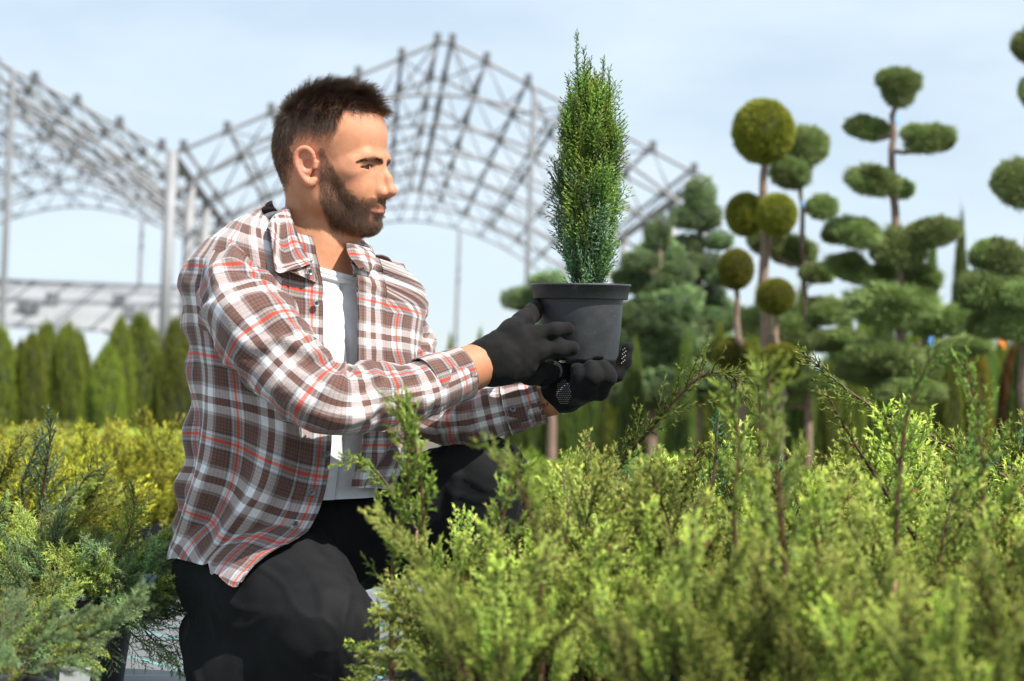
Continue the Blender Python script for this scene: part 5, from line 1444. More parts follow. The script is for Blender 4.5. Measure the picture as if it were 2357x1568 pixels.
# ------------------------------------------------------------------ trousers, shoes
def trousers():
    m, n, b = mat_new("black_denim")
    t = noise_n(n, 30, 5); t2 = noise_n(n, 700, 2)
    r_ = ramp(n, t.outputs['Fac'], [(.3, (.0055, .0058, .0065)), (.7, (.0095, .010, .011))]); n.links.new(r_.outputs[0], b.inputs['Base Color'])
    b.inputs['Roughness'].default_value = .75; b.inputs['Specular IOR Level'].default_value = .16; b.inputs['Sheen Weight'].default_value = .02
    bump(n, b, t2.outputs['Fac'], .3, .0006)
    s = SDF()
    s.ell(P(580, 1305, .03), (.100, .115, .095), .05)
    s.cone(P(640, 1230, .03), P(660, 1130, .02), .105, .098, .05)
    # near (right) leg: thigh to the knee, shin folded under
    s.chain([P(562, 1318, -.03), P(655, 1385, -.10), P(738, 1462, -.165)], [.100, .096, .074], .05)
    s.cone(P(738, 1462, -.165), P(560, 1580, -.12), .066, .058, .05)
    s.cone(P(735, 1440, -.175), P(752, 1490, -.165), .066, .060, .04)
    s.cone(P(560, 1580, -.12), P(500, 1500, -.07), .058, .042, .04)
    s.cone(P(500, 1500, -.07), P(488, 1590, -.05), .036, .034, .04)
    # far (left) leg: thigh raised to the knee, shin down
    s.chain([P(690, 1260, .09), P(880, 1190, .07), P(1115, 1100, .02)], [.10, .088, .058], .05)
    s.chain([P(1115, 1100, .02), P(1105, 1200, .03), P(1040, 1440, .06), P(1020, 1600, .07)], [.056, .056, .046, .042], .04)
    V, Q = s.mesh(.0055, 1)
    N = s.gradg(V)
    q = np.stack([V[:, 0] * 9, V[:, 1] * 9, V[:, 2] * 9], 1)
    w_ = np.stack([fbm(q * .7 + 3, 1, 2), fbm(q * .7 + 9, 2, 2), fbm(q * .7 + 17, 3, 2)], 1)
    ax_ = unit(P(738, 1462, -.165) - P(562, 1318, -.03)); al = V @ ax_; qa = (V - al[:, None] * ax_) * 15 + (al * 3.6)[:, None] * ax_
    d = .0025 * fbm(q + w_, 5, 2) + .0075 * np.clip(1 - np.abs(vnoise(qa + w_ * .8, 8)) * 4.5, 0, 1) * (.4 + .6 * ss(-.1, .5, w_[:, 2])) + .0025 * np.clip(1 - np.abs(vnoise(qa * 2.2 + w_ * 1.3, 28)) * 4, 0, 1)
    kn = P(700, 1490, -.22); dist = np.linalg.norm(V - kn, axis=1)
    d += .0015 * np.sin(dist * 190 + 5 * w_[:, 0]) * np.exp(-(dist / .075) ** 2)
    cr_ = P(760, 1330, -.1); dist2 = np.linalg.norm(V - cr_, axis=1); d += .002 * np.sin(dist2 * 130 + 5 * w_[:, 1]) * np.exp(-(dist2 / .12) ** 2)
    V = V + N * d[:, None]
    o = pobj('trousers', mesh_np('trousers', V - PO, Q, m))
    return s, o
    def proj(p):
        p = np.array(p)
        for _ in range(10): p = p - s.gradg(p[None])[0] * s.evg(p[None])[0]
        return p
    for pts in [[(600, 1385, -.3), (650, 1440, -.3), (690, 1475, -.3)]]:
        c = crom(np.array([proj(P(*x)) for x in pts]), 30); c = np.array([proj(x) for x in c]) - CD * .0045
        pobj('seam', mesh_np('seam', tube(c, .0016, 5)[0] - PO, tube(c, .0016, 5)[1], m), o)
    # pinned waistband edge
    return s, o
TS, TRO = trousers()

def torso_shirt():
    nt_, nv = 260, 230
    tt = np.linspace(0, 1, nv)
    G = np.zeros((nt_, nv, 3)); Yg = np.zeros((nt_, nv)); Tg = np.zeros((nt_, nv))
    ys = np.linspace(540, 1345, 80)
    thR = np.array([th_for_x(y, interp(y, R_EDGE), -20, 80) for y in ys]); thL = np.array([th_for_x(y, interp(y, L_EDGE), -70, 30) for y in ys])
    k5 = np.ones(5) / 5; thR = np.convolve(np.pad(thR, 2, 'edge'), k5, 'valid'); thL = np.convolve(np.pad(thL, 2, 'edge'), k5, 'valid')
    for j, t in enumerate(tt):
        for _ in range(1):
            s_ = np.linspace(0, 1, nt_)
            # s 0 = right front edge ... .5 = back ... 1 = left front edge
            y0 = 520 + 62 * np.clip(np.cos(s_ * 2 * np.pi), 0, 1)
            hem = np.interp(s_, [0, .03, .085, .12, .2, .3, .4, .55, .75, .9, 1.0], [1345, 1338, 1312, 1285, 1280, 1286, 1300, 1310, 1240, 1125, 1112])
            y = y0 + (hem - y0) * t
        r_ = np.interp(y, ys, thR); l_ = np.interp(y, ys, thL) + 360
        th_ = r_ + (l_ - r_) * s_
        off = .006 + .010 * np.exp(-((s_ - 1) / .03) ** 2) * (y > 640)
        G[:, j] = torso_pt(y, th_, off); Yg[:, j] = y; Tg[:, j] = th_
    U = arclen(G, 0); Vv = arclen(G, 1); 
    u = U; v = Vv
    N = grid_normals(G); cen = torso_pt(Yg.ravel(), Tg.ravel(), -.03).reshape(G.shape)
    sgn = np.sign(((G - cen) * N).sum(-1).mean()); N = N * sgn
    uu, vv = u.ravel(), v.ravel(); yy = Yg.ravel()
    A = np.interp(yy, [560, 640, 800, 1000, 1200, 1345], [.002, .004, .007, .010, .011, .007])
    d = folds(uu, vv, 3, 1.0, (10, 3.0)) * A
    # long drape folds falling from the chest to the hem on the near side, and creases at the waist of the back
    drape = np.sin(uu * 62 - vv * 9 + 1.4 * fbm(np.stack([uu * 6, vv * 3], 1), 12, 2)) * .0095 * ss(.24, .44, vv) * ss(.42, .10, uu)
    back = np.sin(vv * 85 + uu * 30 + 2.2 * fbm(np.stack([uu * 7, vv * 6], 1), 15, 2)) * .0062 * ss(.20, .32, uu) * ss(.55, .40, uu) * ss(.10, .22, vv)
    d = d + drape + back
    edge = ss(0, .02, uu) * .6 + .4
    G2 = G + N * (d * edge).reshape(Yg.shape)[..., None]
    vy = (Yg - 540 - 75 * ss(.24, 0, U) * ss(800, 1150, Yg) + 25 * ss(0, .25, U) * ss(.55, .25, U)) * (D0 * K)
    vv = vy.ravel()
    mlow = (Yg > 1080) & (np.linspace(0, 1, nt_)[:, None] < .6)
    for _ in range(4):                      # rests on the trousers instead of cutting through them
        p = G2[mlow]; e_ = TS.evg(p); G2[mlow] = p + TS.gradg(p) * np.clip(.014 - e_, 0, .02)[:, None]
    for _ in range(3):
        Gs = G2.copy(); Gs[1:-1, 1:-1] = (G2[1:-1, 1:-1] * 4 + G2[2:, 1:-1] + G2[:-2, 1:-1] + G2[1:-1, 2:] + G2[1:-1, :-2]) / 8
        G2 = np.where(mlow[..., None], Gs, G2)
    uv = np.stack([uu - .039, vv + .012], 1)
    o = cloth('shirt', G2, uv, PLAID, person, flip=sgn < 0)
    # front band (placket) with its stitched fold on the right edge
    nb = 12; Gp = G2[:nb] + N[:nb] * .0022
    uvp = np.stack([arclen(Gp, 0).ravel() - .018, vv.reshape(Yg.shape)[:nb].ravel() + .012], 1)
    cloth('placket', Gp, uvp, PLAID, o, .0012, flip=sgn < 0)
    Gl = G2[-nb:] + N[-nb:] * .0022
    uvp = np.stack([arclen(Gl, 0).ravel() - .005 + .03, vv.reshape(Yg.shape)[-nb:].ravel() + .012], 1)
    cloth('placket', Gl, uvp, PLAID, o, .0012, flip=sgn < 0)
    return o, G2, N, Yg, u
SHIRT, SG, SN, SY, SU = torso_shirt()

def pocket():
    # left chest pocket: the shirt grid between its picture corners
    px, py = pix(SG.reshape(-1, 3)); px = px.reshape(SY.shape); py = py.reshape(SY.shape)
    nt_, nv = SY.shape
    def nearest(x, y):
        d = (px - x) ** 2 + (py - y) ** 2; d[:nt_ // 2] = 1e9; return np.unravel_index(np.argmin(d), d.shape)
    a, b_ = nearest(838, 762), nearest(922, 742); c = nearest(845, 900)
    i0, i1 = sorted((a[0], b_[0])); j0 = min(a[1], b_[1]); j1 = c[1]
    if i1 - i0 < 4 or j1 - j0 < 4: return
    Gp = SG[i0:i1 + 1, j0:j1 + 1] + SN[i0:i1 + 1, j0:j1 + 1] * .0035
    uv = np.stack([arclen(Gp, 0).ravel() + .055, arclen(Gp, 1).ravel() + .03], 1)
    cloth('pocket', Gp, uv, PLAID, SHIRT, .002, flip=True)
pocket()

def sleeve(name, path, rads, seed, amp, uoff, voff, elbow_t, flat=.92, nth=120, nl=200, mat=PLAID, parent=None, twist=0.0, inner=0.0):
    pts = crom(np.array([P(*p) for p in path]), nl); rad = crom(np.array(rads)[:, None], nl)[:, 0]
    t = unit(np.gradient(pts, axis=0)); L = np.concatenate([[0], np.cumsum(np.linalg.norm(np.diff(pts, axis=0), axis=1))])
    x = unit(np.cross(t[0], CD)); X = []
    for i in range(nl):
        x = unit(x - t[i] * (x @ t[i])); X.append(x)
    X = np.array(X); Yv = np.cross(t, X)
    a = np.linspace(0, 2 * np.pi, nth)
    s = L / L[-1]
    A, Sg = np.meshgrid(a, s, indexing='ij'); LL = np.broadcast_to(L, A.shape)
    rm = rad.mean()
    # folds: rings near the elbow's inside, diagonals along the upper arm
    # periodic noise: sample on a cylinder
    q = np.stack([np.cos(A) * .9, np.sin(A) * .9, LL * 13], -1).reshape(-1, 3)
    n1 = fbm(q, seed, 3).reshape(A.shape)
    ph = A * 1.0 + LL * 16                   # folds wind round the arm
    q2 = np.stack([np.cos(ph) * .9, np.sin(ph) * .9, LL * 17], -1).reshape(-1, 3)
    w2 = np.stack([vnoise(q * 1.3 + 5, seed + 8), vnoise(q * 1.3 + 11, seed + 9), vnoise(q * 1.3 + 17, seed + 10)], 1) * .35
    n2 = (.6 - np.abs(vnoise(q2 + w2, seed + 4)) * 2.6).reshape(A.shape); n2 = np.clip(n2, -.8, .6)
    n3 = (.5 - np.abs(vnoise(q2 * 2.1 + w2, seed + 14)) * 2.4).reshape(A.shape); n3 = np.clip(n3, -.6, .5)
    el = np.exp(-((Sg - elbow_t) / .11) ** 2)
    ring = (1 - 2 * np.abs(np.sin(LL * 62 + 1.3 * np.cos(A - 1.0) + 1.6 * n1))) * el * (.35 + .65 * (np.cos(A - inner) > -.2))
    end = ss(0, .05, Sg) * (1 - .92 * ss(.78, .87, Sg))
    D = amp * (n1 * .9 + n2 * 1.3 + n3 * .55 + ring * .9) * end
    G = pts[None] + (np.cos(A)[..., None] * X[None] + np.sin(A)[..., None] * Yv[None] * flat) * (rad[None, :] + D)[..., None]
    uv = np.stack([(A * rm * 1.0 + uoff).ravel(), (LL + voff + A * twist).ravel()], 1)
    o = cloth(name, G, uv, mat, parent, .0014, flip=True)
    return o, G, pts, X, Yv, rad
RS, RG_, rp, rX, rY, rr_ = sleeve('sleeve', [(590, 620, -.075), (548, 662, -.112), (565, 722, -.15), (610, 782, -.185), (685, 866, -.215), (772, 924, -.225), (862, 914, -.20), (962, 898, -.165), (1064, 858, -.118)],
    [.050, .066, .069, .068, .060, .055, .050, .043, .036], 21, .0062, .016, .040, .60, parent=SHIRT)
LS, LG_, lp, lX, lY, lr_ = sleeve('sleeve', [(845, 640, .06), (885, 690, .10), (908, 760, .10), (938, 840, .075), (1000, 950, .03), (1060, 966, .012), (1150, 948, .004), (1240, 925, .0)],
    [.045, .058, .058, .055, .048, .044, .037, .033], 33, .0065, .05, .02, .52, parent=SHIRT)
def cuff(path, rads, seed, uo, vo, name='cuff'):
    o, G, *_ = sleeve(name, path, rads, seed, .0012, uo, vo, .5, nth=80, nl=40, parent=SHIRT)
    return o
cuff([(978, 891, -.158), (1020, 875, -.138), (1066, 858, -.117)], [.0435, .041, .0385], 41, .045, .075)
cuff([(1165, 945, .003), (1205, 935, .001), (1245, 922, .0)], [.0385, .036, .0345], 42, .02, .07)

_sx, _sy = pix(SG.reshape(-1, 3)); _sd = (SG.reshape(-1, 3) - CO) @ CD
_bx = (np.clip(_sx / 6, 0, 399)).astype(int) * 400 + np.clip(_sy / 6, 0, 399).astype(int)
_near = np.full(160000, 9.0); np.minimum.at(_near, _bx, _sd); _near = _near.reshape(400, 400)
def lift(G, gap, keep=.09):
    """bring cloth that lies on the shirt up to rest on it"""
    sh = G.shape[:2]; p = G.reshape(-1, 3); x, y = pix(p); d = (p - CO) @ CD
    ix, iy = np.clip(x / 6, 2, 397).astype(int), np.clip(y / 6, 2, 397).astype(int)
    nr = np.minimum.reduce([_near[ix + a, iy + b_] for a in (-1, 0, 1) for b_ in (-1, 0, 1)])
    ok = (nr < 8) & (nr > d - keep)
    tgt = np.where(ok, np.minimum(d, nr - gap), d)
    D_ = (d - tgt).reshape(sh); O_ = D_.copy()
    for _ in range(60):
        q = np.pad(D_, 1, 'edge'); D_ = (q[2:, 1:-1] + q[:-2, 1:-1] + q[1:-1, 2:] + q[1:-1, :-2]) / 4
        D_ = np.maximum(D_, O_ * .93)
    q = np.pad(D_, 1, 'edge'); D_ = (q[2:, 1:-1] + q[:-2, 1:-1] + q[1:-1, 2:] + q[1:-1, :-2] + 2 * D_) / 6
    return CO + (G - CO) * (1 - D_ / d.reshape(sh))[..., None]
# collar leaves, drawn as strips between the roll line and the outer edge
def collar(sts, uo, vo, bulge=.006):
    f = crom(np.array([P(*a) for a, b in sts]), 40); g = crom(np.array([P(*b) for a, b in sts]), 40)
    n = 16; w_ = np.linspace(0, 1, n)
    G = f[:, None] * (1 - w_)[None, :, None] + g[:, None] * w_[None, :, None]
    N = grid_normals(G); N = N * np.sign((N @ -CD).mean())
    G = G + N * (bulge * np.sin(np.pi * w_ * .9))[None, :, None] + N * (.0012 * vnoise(G.reshape(-1, 3) * 40, 3).reshape(G.shape[:2]))[..., None]
    G = lift(G, .006)
    uv = np.stack([(arclen(G, 0) + uo).ravel(), (arclen(G, 1) + vo).ravel()], 1)
    n0 = grid_normals(G); fl = (n0 @ -CD).mean() < 0
    return cloth('collar', G, uv, PLAID, SHIRT, .0022, flip=fl)
collar([((690, 470, .07), (640, 530, .10)), ((660, 476, .015), (612, 536, .01)), ((664, 478, -.03), (622, 530, -.075)), ((673, 506, -.062), (628, 578, -.115)), ((688, 548, -.080), (636, 627, -.135)), ((703, 582, -.094), (678, 621, -.135)), ((716, 604, -.104), (718, 608, -.115))], .012, .095)
collar([((760, 530, .09), (800, 545, .12)), ((798, 548, .05), (842, 558, .09)), ((797, 566, .0), (862, 590, .045)), ((804, 588, -.035), (860, 610, .0)), ((816, 604, -.055), (850, 628, -.035)), ((828, 618, -.066), (832, 622, -.06))], .03, .02)
# collar stand with its button below the near leaf
def stand():
    a = crom(np.array([P(690, 560, -.078), P(705, 596, -.097), P(722, 622, -.106), P(731, 643, -.100)]), 20)
    b_ = crom(np.array([P(660, 620, -.115), P(686, 632, -.120), P(706, 640, -.118), P(727, 650, -.108)]), 20)
    w_ = np.linspace(0, 1, 6); G = a[:, None] * (1 - w_)[None, :, None] + b_[:, None] * w_[None, :, None]
    G = lift(G, .004)
    n0 = grid_normals(G); uv = np.stack([(arclen(G, 0) + .07).ravel(), (arclen(G, 1) + .02).ravel()], 1)
    cloth('collar_stand', G, uv, PLAID, SHIRT, .002, flip=(n0 @ -CD).mean() < 0)
stand()
BTN = mat_simple("button_shell", (.16, .17, .17), .2, .7, 300, 0, 0, .7)
def button(px, py, c, nrm, r=.0052):
    prof = [(0, .0012), (r * .55, .0010), (r * .72, .0022), (r * .95, .0024), (r, .0014), (r * .92, 0), (0, 0)]
    V, F = lathe(prof, 20); z = unit(nrm); x = unit(np.cross(z, CU)); y = np.cross(z, x)
    V = V[:, :1] * x + V[:, 1:2] * y + V[:, 2:] * z + P(px, py, c)
    o = pobj('button', mesh_np('button', V - PO, F, BTN), SHIRT)
def surf_hit(px, py, half=None):
    xx, yy = pix(SG.reshape(-1, 3)); dd = (SG.reshape(-1, 3) - CO) @ CD
    m_ = (xx - px) ** 2 + (yy - py) ** 2; near = np.where(m_ < 14 ** 2)[0]
    if len(near) == 0: near = [np.argmin(m_)]
    k_i = near[np.argmin(dd[near])]; return dd[k_i] - D0, SN.reshape(-1, 3)[k_i]
for bx_, by_ in [(727, 700), (752, 1046), (718, 1134), (680, 1207)]:
    c_, n_ = surf_hit(bx_, by_); button(bx_, by_, c_ - .0055, n_ if n_ @ CD < 0 else -n_)
button(713, 626, -.1245, -CD * .8 + CX * .5); button(1180, 941, -.0355, -CD + CU * .1); button(835, 577, .005, -CD * .8 + CX * .4 + CU * .4, .004)

# ------------------------------------------------------------------ white t-shirt
def tshirt():
    m = mat_simple("white_cotton", (.80, .80, .81), .85, .05, 120, .0008, 0, .15)
    nt_, nv = 140, 160
    s_ = np.linspace(0, 360, nt_); t = np.linspace(0, 1, nv)
    Tg, Tv = np.meshgrid(s_, t, indexing='ij')
    y0 = 573 + 60 * np.cos(np.radians(Tg - 6)); Yg = y0 + (1142 - y0) * Tv
    G = torso_pt(Yg.ravel(), Tg.ravel(), -.014 - .016 * ss(.25, .5, np.abs(((Tg.ravel() + 170) % 360) - 180) / 180)).reshape(*Yg.shape, 3)
    nb = np.clip(1 - Tv * 8, 0, 1)        # draw the neckline in to the neck
    N = grid_normals(G); cen = torso_pt(Yg.ravel(), Tg.ravel(), -.04).reshape(G.shape); sg = np.sign(((G - cen) * N).sum(-1).mean()); N *= sg
    uu = arclen(G, 0).ravel(); vv = arclen(G, 1).ravel()
    d = folds(uu, vv, 77, .0035, (9, 4)) + .003 * np.sin(uu * 40 + vv * 30 + 2 * fbm(np.stack([uu * 8, vv * 8], 1), 5, 2)) * ss(.25, .4, vv)
    G = G + N * d.reshape(Yg.shape)[..., None]
    o = cloth('t_shirt', G, np.stack([uu, vv], 1), m, person, .0014, flip=sg < 0)
    # ribbed neckband
    band = tube(G[:, 0] - CU * .004, .0052, 8, False)
    band2 = tube(G[:, 0] - CU * .011 + N[:, 0] * .0012, .0042, 8, False)
    pobj('neckband', mesh_np('neckband', np.concatenate([band[0], band2[0]]) - PO, np.concatenate([band[1], band2[1] + len(band[0])]), m), o)
tshirt()

def shoe(path_toe, heel, ankle):
    m = mat_simple("shoe_leather", (.014, .014, .015), .45, .3, 60)
    s = SDF(); s.cone(heel, path_toe, .038, .034, .02); s.cone(heel + CU * .01, ankle, .040, .040, .03)
    V, Q = s.mesh(.006, 1); o = pobj('shoe', mesh_np('shoe', V - PO, Q, m))
    so = SDF(); dn = np.array([0, 0, -1.0]); so.cone(heel + dn * .03, path_toe + dn * .026, .036, .036, .01, '+', (np.array([0, 0, 1.0]), 2.6))
    V, Q = so.mesh(.006, 1); pobj('sole', mesh_np('sole', V - PO, Q, mat_simple("sole_rubber", (.03, .03, .03), .7, .2, 40)), o)
def gz(p, z): p = np.array(p); p[2] = z; return p
shoe(gz(P(560, 1620, -.06), .045), gz(P(478, 1560, -.04), .115), P(490, 1530, -.05))
shoe(gz(P(1180, 1600, -.06), .045), gz(P(1020, 1600, .05), .055), P(1022, 1570, .07))

# ------------------------------------------------------------------ gloves
def glove_mat():
    m, n, b = mat_new("black_knit")
    tc = nd(n, 'ShaderNodeTexCoord')
    t = noise_n(n, 45, 4); r_ = ramp(n, t.outputs['Fac'], [(.35, (.006, .006, .0065)), (.75, (.014, .013, .0125))]); n.links.new(r_.outputs[0], b.inputs['Base Color'])
    wv = nd(n, 'ShaderNodeTexWave', bands_direction='Z'); wv.inputs['Scale'].default_value = 260; wv.inputs['Distortion'].default_value = 2.5; wv.inputs['Detail'].default_value = 1; n.links.new(tc.outputs['Object'], wv.inputs['Vector'])
    bump(n, b, wv.outputs['Fac'], .5, .0008)
    b.inputs['Roughness'].default_value = .8; b.inputs['Specular IOR Level'].default_value = .15; b.inputs['Sheen Weight'].default_value = .05
    return m
GLV = glove_mat()
def glove_r():
    s = SDF(); ax = unit(CD); fl = lambda f: (ax, f)
    s.cone(P(1098, 840, -.103), P(1150, 828, -.10), .0315, .037, .01, '+', fl(1.35))
    s.cone(P(1140, 828, -.10), P(1192, 816, -.092), .036, .036, .012, '+', fl(1.9))
    s.cone(P(1185, 800, -.092), P(1192, 842, -.088), .020, .020, .012, '+', fl(1.3))
    s.chain([P(1140, 800, -.096), P(1178, 762, -.085), P(1206, 738, -.062), P(1228, 720, -.035), P(1233, 700, -.012)], [.018, .0165, .0135, .0115, .0098], .012)
    s.chain([P(1188, 788, -.092), P(1232, 769, -.084), P(1276, 761, -.082), P(1307, 757, -.0765)], [.0135, .0120, .0112, .0106], .009)
    s.chain([P(1194, 816, -.092), P(1246, 808, -.086), P(1288, 804, -.083), P(1317, 801, -.078)], [.0135, .0125, .0118, .0110], .009)
    s.chain([P(1190, 840, -.088), P(1236, 850, -.064), P(1275, 853, -.040), P(1306, 853, -.014)], [.0140, .0132, .0125, .0112], .009)
    s.chain([P(1176, 858, -.085), P(1220, 869, -.058), P(1250, 872, -.034), P(1272, 871, -.016)], [.0125, .0108, .0100, .0092], .009)
    V, Q = s.mesh(.0022, 1); N = s.gradg(V)
    V = V + N * (.0010 * vnoise(V * 110, 4) + .0008 * vnoise(V * 45, 6))[:, None]
    pobj('glove', mesh_np('glove', V - PO, Q, GLV))
    c = crom(np.array([P(1092, 795, -.115), P(1098, 842, -.134), P(1108, 885, -.112)]), 12)
    return s
def glove_l():
    s = SDF(); au = unit(CU + CX * .3)
    s.cone(P(1266, 922, .0), P(1300, 912, -.002), .0215, .026, .01)
    s.cone(P(1290, 909, -.002), P(1352, 884, -.012), .0285, .036, .014, '+', (au, 1.45))
    s.chain([P(1350, 886, .016), P(1386, 872, .030), P(1420, 860, .034), P(1438, 830, .032), P(1445, 801, .028)], [.016, .0130, .0115, .0104, .0094], .009)
    s.chain([P(1345, 900, -.026), P(1380, 900, -.052), P(1398, 868, -.072), P(1391, 846, -.0655)], [.0155, .0135, .0122, .0110], .009)
    s.chain([P(1330, 905, -.034), P(1352, 902, -.062), P(1366, 868, -.078), P(1361, 845, -.070)], [.0150, .0132, .0120, .0108], .009)
    s.chain([P(1310, 908, -.034), P(1328, 900, -.058), P(1334, 868, -.070), P(1328, 850, -.066)], [.0135, .0120, .0108, .0096], .009)
    s.chain([P(1290, 902, .022), P(1302, 872, .036), P(1322, 856, .034), P(1345, 852, .030)], [.0145, .0130, .0120, .0115], .01)
    V, Q = s.mesh(.0022, 1); N = s.gradg(V)
    V = V + N * (.0010 * vnoise(V * 110, 14) + .0008 * vnoise(V * 45, 16))[:, None]
    g = pobj('glove', mesh_np('glove', V - PO, Q, GLV))
    # rubber grip dots on the heel of the palm and the raised finger
    dots = []
    def shoot(px, py, c0):
        d = unit(ray(px, py)); p = P(px, py, c0)
        for _ in range(60):
            e_ = s.evg(p[None])[0]
            if e_ < .0003: return p
            if e_ > .05: e_ = .02
            p = p + d * max(e_ * .7, .0004)
        return None
    for i in range(9):
        for j in range(13):
            x = 1282 + i * 4.0 + (j % 2) * 2; y = 876 + j * 4.3
            if ((x - 1298) / 17) ** 2 + ((y - 903) / 28) ** 2 > 1: continue
            p = shoot(x, y, -.09)
            if p is not None: dots.append(p)
    for k in range(11):
        p = shoot(1431 + (k % 3) * 3.5 + (k // 3) * 1.2, 836 - k * 3.4, -.03)
        if p is not None: dots.append(p)
    if dots:
        ov, of = lathe([(.0011, 0), (.0008, .0005), (0, .0007)], 6); parts = []
        for p in dots:
            z = s.gradg(p[None])[0]; x = unit(np.cross(z, CU)); y = np.cross(z, x)
            parts.append((ov[:, :1] * x + ov[:, 1:2] * y + ov[:, 2:] * z + p + z * .0008 - PO, of, None))
        tag(pobj('grip_dots', mesh_np('grip_dots', *merge(parts)[:2], mat=mat_simple("grip_rubber", (.26, .26, .25), .5, .1, 60)), g), kind='stuff')
    return s
glove_r(); glove_l()

# tattooed letters on the far wrist
def tattoo():
    cu = bpy.data.curves.new('tattoo', 'FONT'); cu.body = 'her'; cu.size = .017; cu.extrude = .0002; cu.shear = .25
    o = bpy.data.objects.new('tattoo', cu); C.objects.link(o)
    dg = bpy.context.evaluated_depsgraph_get(); me = bpy.data.meshes.new_from_object(o.evaluated_get(dg)); bpy.data.objects.remove(o)
    m = mat_simple("tattoo_ink", (.035, .035, .045), .6, .1, 50); me.materials.clear(); me.materials.append(m)
    v = np.array([x.co[:] for x in me.vertices]); ex = unit(CX * .82 + CU * .35); ey = unit(np.cross(-CD, ex))
    W_ = P(1234, 950, -.0285) + v[:, :1] * ex + v[:, 1:2] * ey + v[:, 2:] * -CD
    # wrap on the forearm
    a_, b_ = P(1130, 945, .01), P(1270, 922, .0); ab = b_ - a_
    tt = ((W_ - a_) @ ab) / (ab @ ab); ax_ = a_ + tt[:, None] * ab; rad_ = .030 + (.0235 - .030) * tt
    W_ = ax_ + unit(W_ - ax_) * (rad_ + .0004 + v[:, 2] )[:, None]
    for i, x in enumerate(me.vertices): x.co = W_[i] - PO
    me.update(); pobj('tattoo', me, BODY)
tattoo()
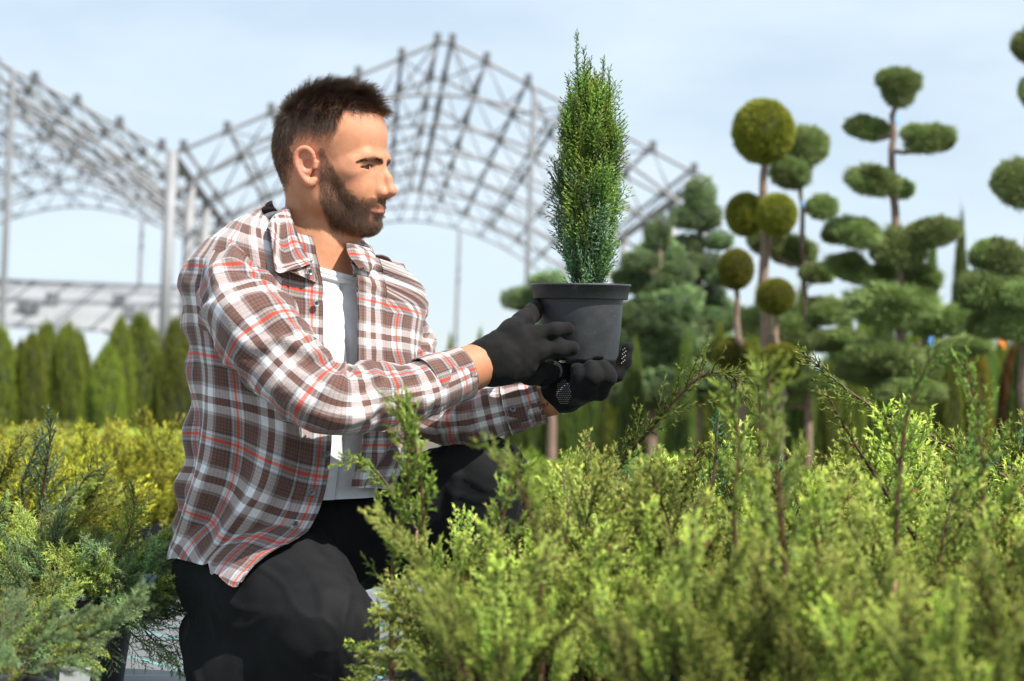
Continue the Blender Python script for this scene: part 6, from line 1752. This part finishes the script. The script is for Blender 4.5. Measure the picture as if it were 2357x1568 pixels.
# ------------------------------------------------------------------ the potted cypress he holds
def held_plant():
    base = P(1335, 838, 0.0); top = P(1337, 655, 0.0)
    root = empty('potted_cypress', tuple(base))
    tag(root, 'slim young cypress in a black plastic pot, held up in both gloved hands', 'potted plant')
    up = unit(top - base); ex = unit(CX - up * (CX @ up)); ey = np.cross(up, ex)
    M = Matrix((( *ex, ), ( *ey, ), ( *up, ))).transposed()
    root.rotation_mode = 'QUATERNION'; root.rotation_quaternion = M.to_quaternion()
    h = float(np.linalg.norm(top - base)); n = 96
    hr = .0232; rt, rb = .0655, .0560
    # wall with drainage notches at the foot
    prof = [(rb * .9, .0035), (rb - .0015, .0035), (rb, .0), (rb + .0008, .009), (rb + .0025, .0135), (rt, h - hr), (rt, h - hr * .4), (rt - .002, h - hr * .4), (rb - .002, .006), (0.0, .006)]
    V, F = lathe(prof, n); a = np.arctan2(V[:, 1], V[:, 0])
    notch = (np.cos(a * 6 + .4) > .62) & (V[:, 2] < .0095) & (np.hypot(V[:, 0], V[:, 1]) > rb * .85)
    V[notch, 2] = np.maximum(V[notch, 2], .0095)
    pm = POTM
    pot = mobj('pot', mesh_np('pot', V, F, pm), root)
    me = pot.data
    rim = [(rt - .0005, h - hr), (rt + .0055, h - hr), (rt + .0068, h - hr + .0018), (rt + .0095, h - .0035), (rt + .0112, h - .0030), (rt + .0118, h - .0008), (rt + .0105, h + .0006), (rt + .0080, h), (rt + .0062, h - .004), (rt + .0035, h - hr * .9)]
    rm = mobj('rim', mesh_np('rim', *lathe(rim, n), mat=pm), pot)
    v, f = lathe([(0, h - .012), (.03, h - .010), (rt + .004, h - .014)], 40); v[:, 2] += .002 * vnoise(v * 120, 2)
    mobj('soil', mesh_np('soil', v, f, SOIL), pot)
    # soil crumbs on the outside and under the rim
    rr = np.random.default_rng(4)
    # woody stems
    H_ = .376
    def loc(px, py, c=0.0):
        p = P(px, py, c) - base; return np.array([p @ ex, p @ ey, p @ up])
    stems = [[(1345, 655, 0), (1343, 560, 0), (1338, 420, 0), (1332, 250, 0), (1327, 95, 0)],
             [(1350, 655, 0), (1360, 560, -.01), (1372, 420, -.01), (1382, 280, 0), (1388, 155, 0)],
             [(1340, 655, .005), (1330, 540, -.02), (1318, 430, -.02), (1322, 300, -.015), (1330, 190, -.01)],
             [(1346, 655, .01), (1356, 520, .02), (1362, 400, .025), (1352, 260, .015), (1345, 135, 0)],
             [(1348, 655, -.005), (1362, 580, -.03), (1380, 480, -.035), (1395, 380, -.03), (1405, 300, -.015)],
             [(1342, 655, -.01), (1328, 590, -.03), (1305, 520, -.03), (1295, 440, -.02), (1298, 330, -.01)],
             [(1345, 655, 0), (1350, 520, -.035), (1352, 420, -.04), (1352, 330, -.03), (1352, 250, -.015)]]
    for i, st in enumerate(stems):
        pts = crom(np.array([loc(q[0], q[1], q[2] * .3) for q in st]), 22); v, f = tube(pts, np.interp(np.linspace(0, 1, 22), [0, .2, .5, 1], [.0042 if i < 2 else .0022, .0026 if i < 2 else .0014, .0012, .0005]), 7)
        mobj('trunk' if i == 0 else 'stem', mesh_np('stem', v, f, BARK_RED), root)
    def fm(seed, cb, ct, L=.07):
        v, f, c = fan(L, seed, cb, ct); return mesh_np('spray', v, f, LEAF, smooth=False, cols=c)
    GREEN = [fm(500 + i, (.10, .24, .04), (.42, .57, .14)) for i in range(4)]
    YEL = [fm(510 + i, (.16, .28, .04), (.50, .60, .14)) for i in range(3)]
    BLUE = [fm(520 + i, (.10, .24, .11), (.42, .57, .33)) for i in range(4)]
    outl = [(655, 1300, 1392), (620, 1282, 1408), (580, 1272, 1418), (540, 1268, 1424), (500, 1266, 1432), (450, 1264, 1440), (400, 1268, 1446), (350, 1276, 1442), (300, 1288, 1432), (250, 1296, 1420), (200, 1312, 1408), (165, 1322, 1398)]
    oy = [o_[0] for o_ in outl][::-1]; ol = [o_[1] for o_ in outl][::-1]; orr = [o_[2] for o_ in outl][::-1]
    N = 298; cnt = 0; i = 0
    while cnt < N:
        i += 1
        y = 178 + (655 - 178) * rr.random() ** .93
        if y > 560 and rr.random() < .45: continue
        l, r_ = np.interp(y, oy, ol), np.interp(y, oy, orr); cx = (l + r_) / 2; hw = (r_ - l) / 2
        az = rr.random() * 6.2832; rad = math.sqrt(.10 + .90 * rr.random())
        x = cx + hw * rad * math.cos(az) * .66; c = hw * K * D0 * rad * math.sin(az) * .66
        p = loc(x, y + 22, c); cen = loc(cx, y + 22, 0)
        outw = p - cen; outw[2] = 0; o_n = np.linalg.norm(outw)
        d = np.array([0, 0, 1.0]) * rr.uniform(.75, 1.05) + outw / (o_n + 1e-6) * (.46 * min(1, o_n / (hw * K * D0 + 1e-6)) * rr.uniform(.6, 1.25)) + rr.normal(0, .10, 3)
        if y < 300: d[:2] *= .35
        t = (y - 170) / 485
        pool = BLUE if rr.random() < ss(.42, .8, np.array(t)) * .9 else (YEL if rr.random() < .38 * (x > cx - hw * .3) else GREEN)
        me = pool[int(rr.integers(len(pool)))]
        o = bpy.data.objects.new('spray', me); C.objects.link(o); o.parent = root; o.rotation_mode = 'QUATERNION'
        q = Vector(d).to_track_quat('Z', 'Y') @ Euler((0, 0, rr.random() * 6.28)).to_quaternion(); o.rotation_quaternion = q
        s = rr.uniform(.74, 1.1) * (.72 if y < 240 else 1); o.scale = (s, s, s); o.location = tuple(p - np.array(d) / np.linalg.norm(d) * .018)
        cnt += 1
    # the leading tips
    for st, ln, sd in [([(1330, 215, 0), (1329, 160, 0), (1327, 85, 0)], .05, 1), ([(1346, 230, 0), (1346, 175, 0), (1344, 122, 0)], .06, 2), ([(1386, 240, 0), (1388, 190, 0), (1388, 143, 0)], .07, 3), ([(1358, 240, 0), (1358, 195, 0), (1358, 145, 0)], .05, 4),
                       ([(1398, 270, 0), (1402, 220, 0), (1402, 165, 0)], .06, 5), ([(1315, 270, 0), (1312, 225, 0), (1308, 185, 0)], .06, 6), ([(1372, 260, 0), (1376, 215, 0), (1372, 172, 0)], .05, 7)]:
        pts = np.array([loc(*q) for q in st])
        v, f, c = plume(path=pts, seed=600 + sd, cb=(.07, .17, .04), ct=(.22, .36, .10), l1=.12 + ln, step=.0028, sub=.0032, sublen=.0065, needle=.0030, srd=.0009, srad=.0010, ang=(14, 26), flat=.2, nn=3, bare=.0, env=lambda t: np.clip(1.15 - t, .12, 1))
        mobj('leader', mesh_np('leader', v, f, LEAF, smooth=False, cols=c), root)
held_plant()
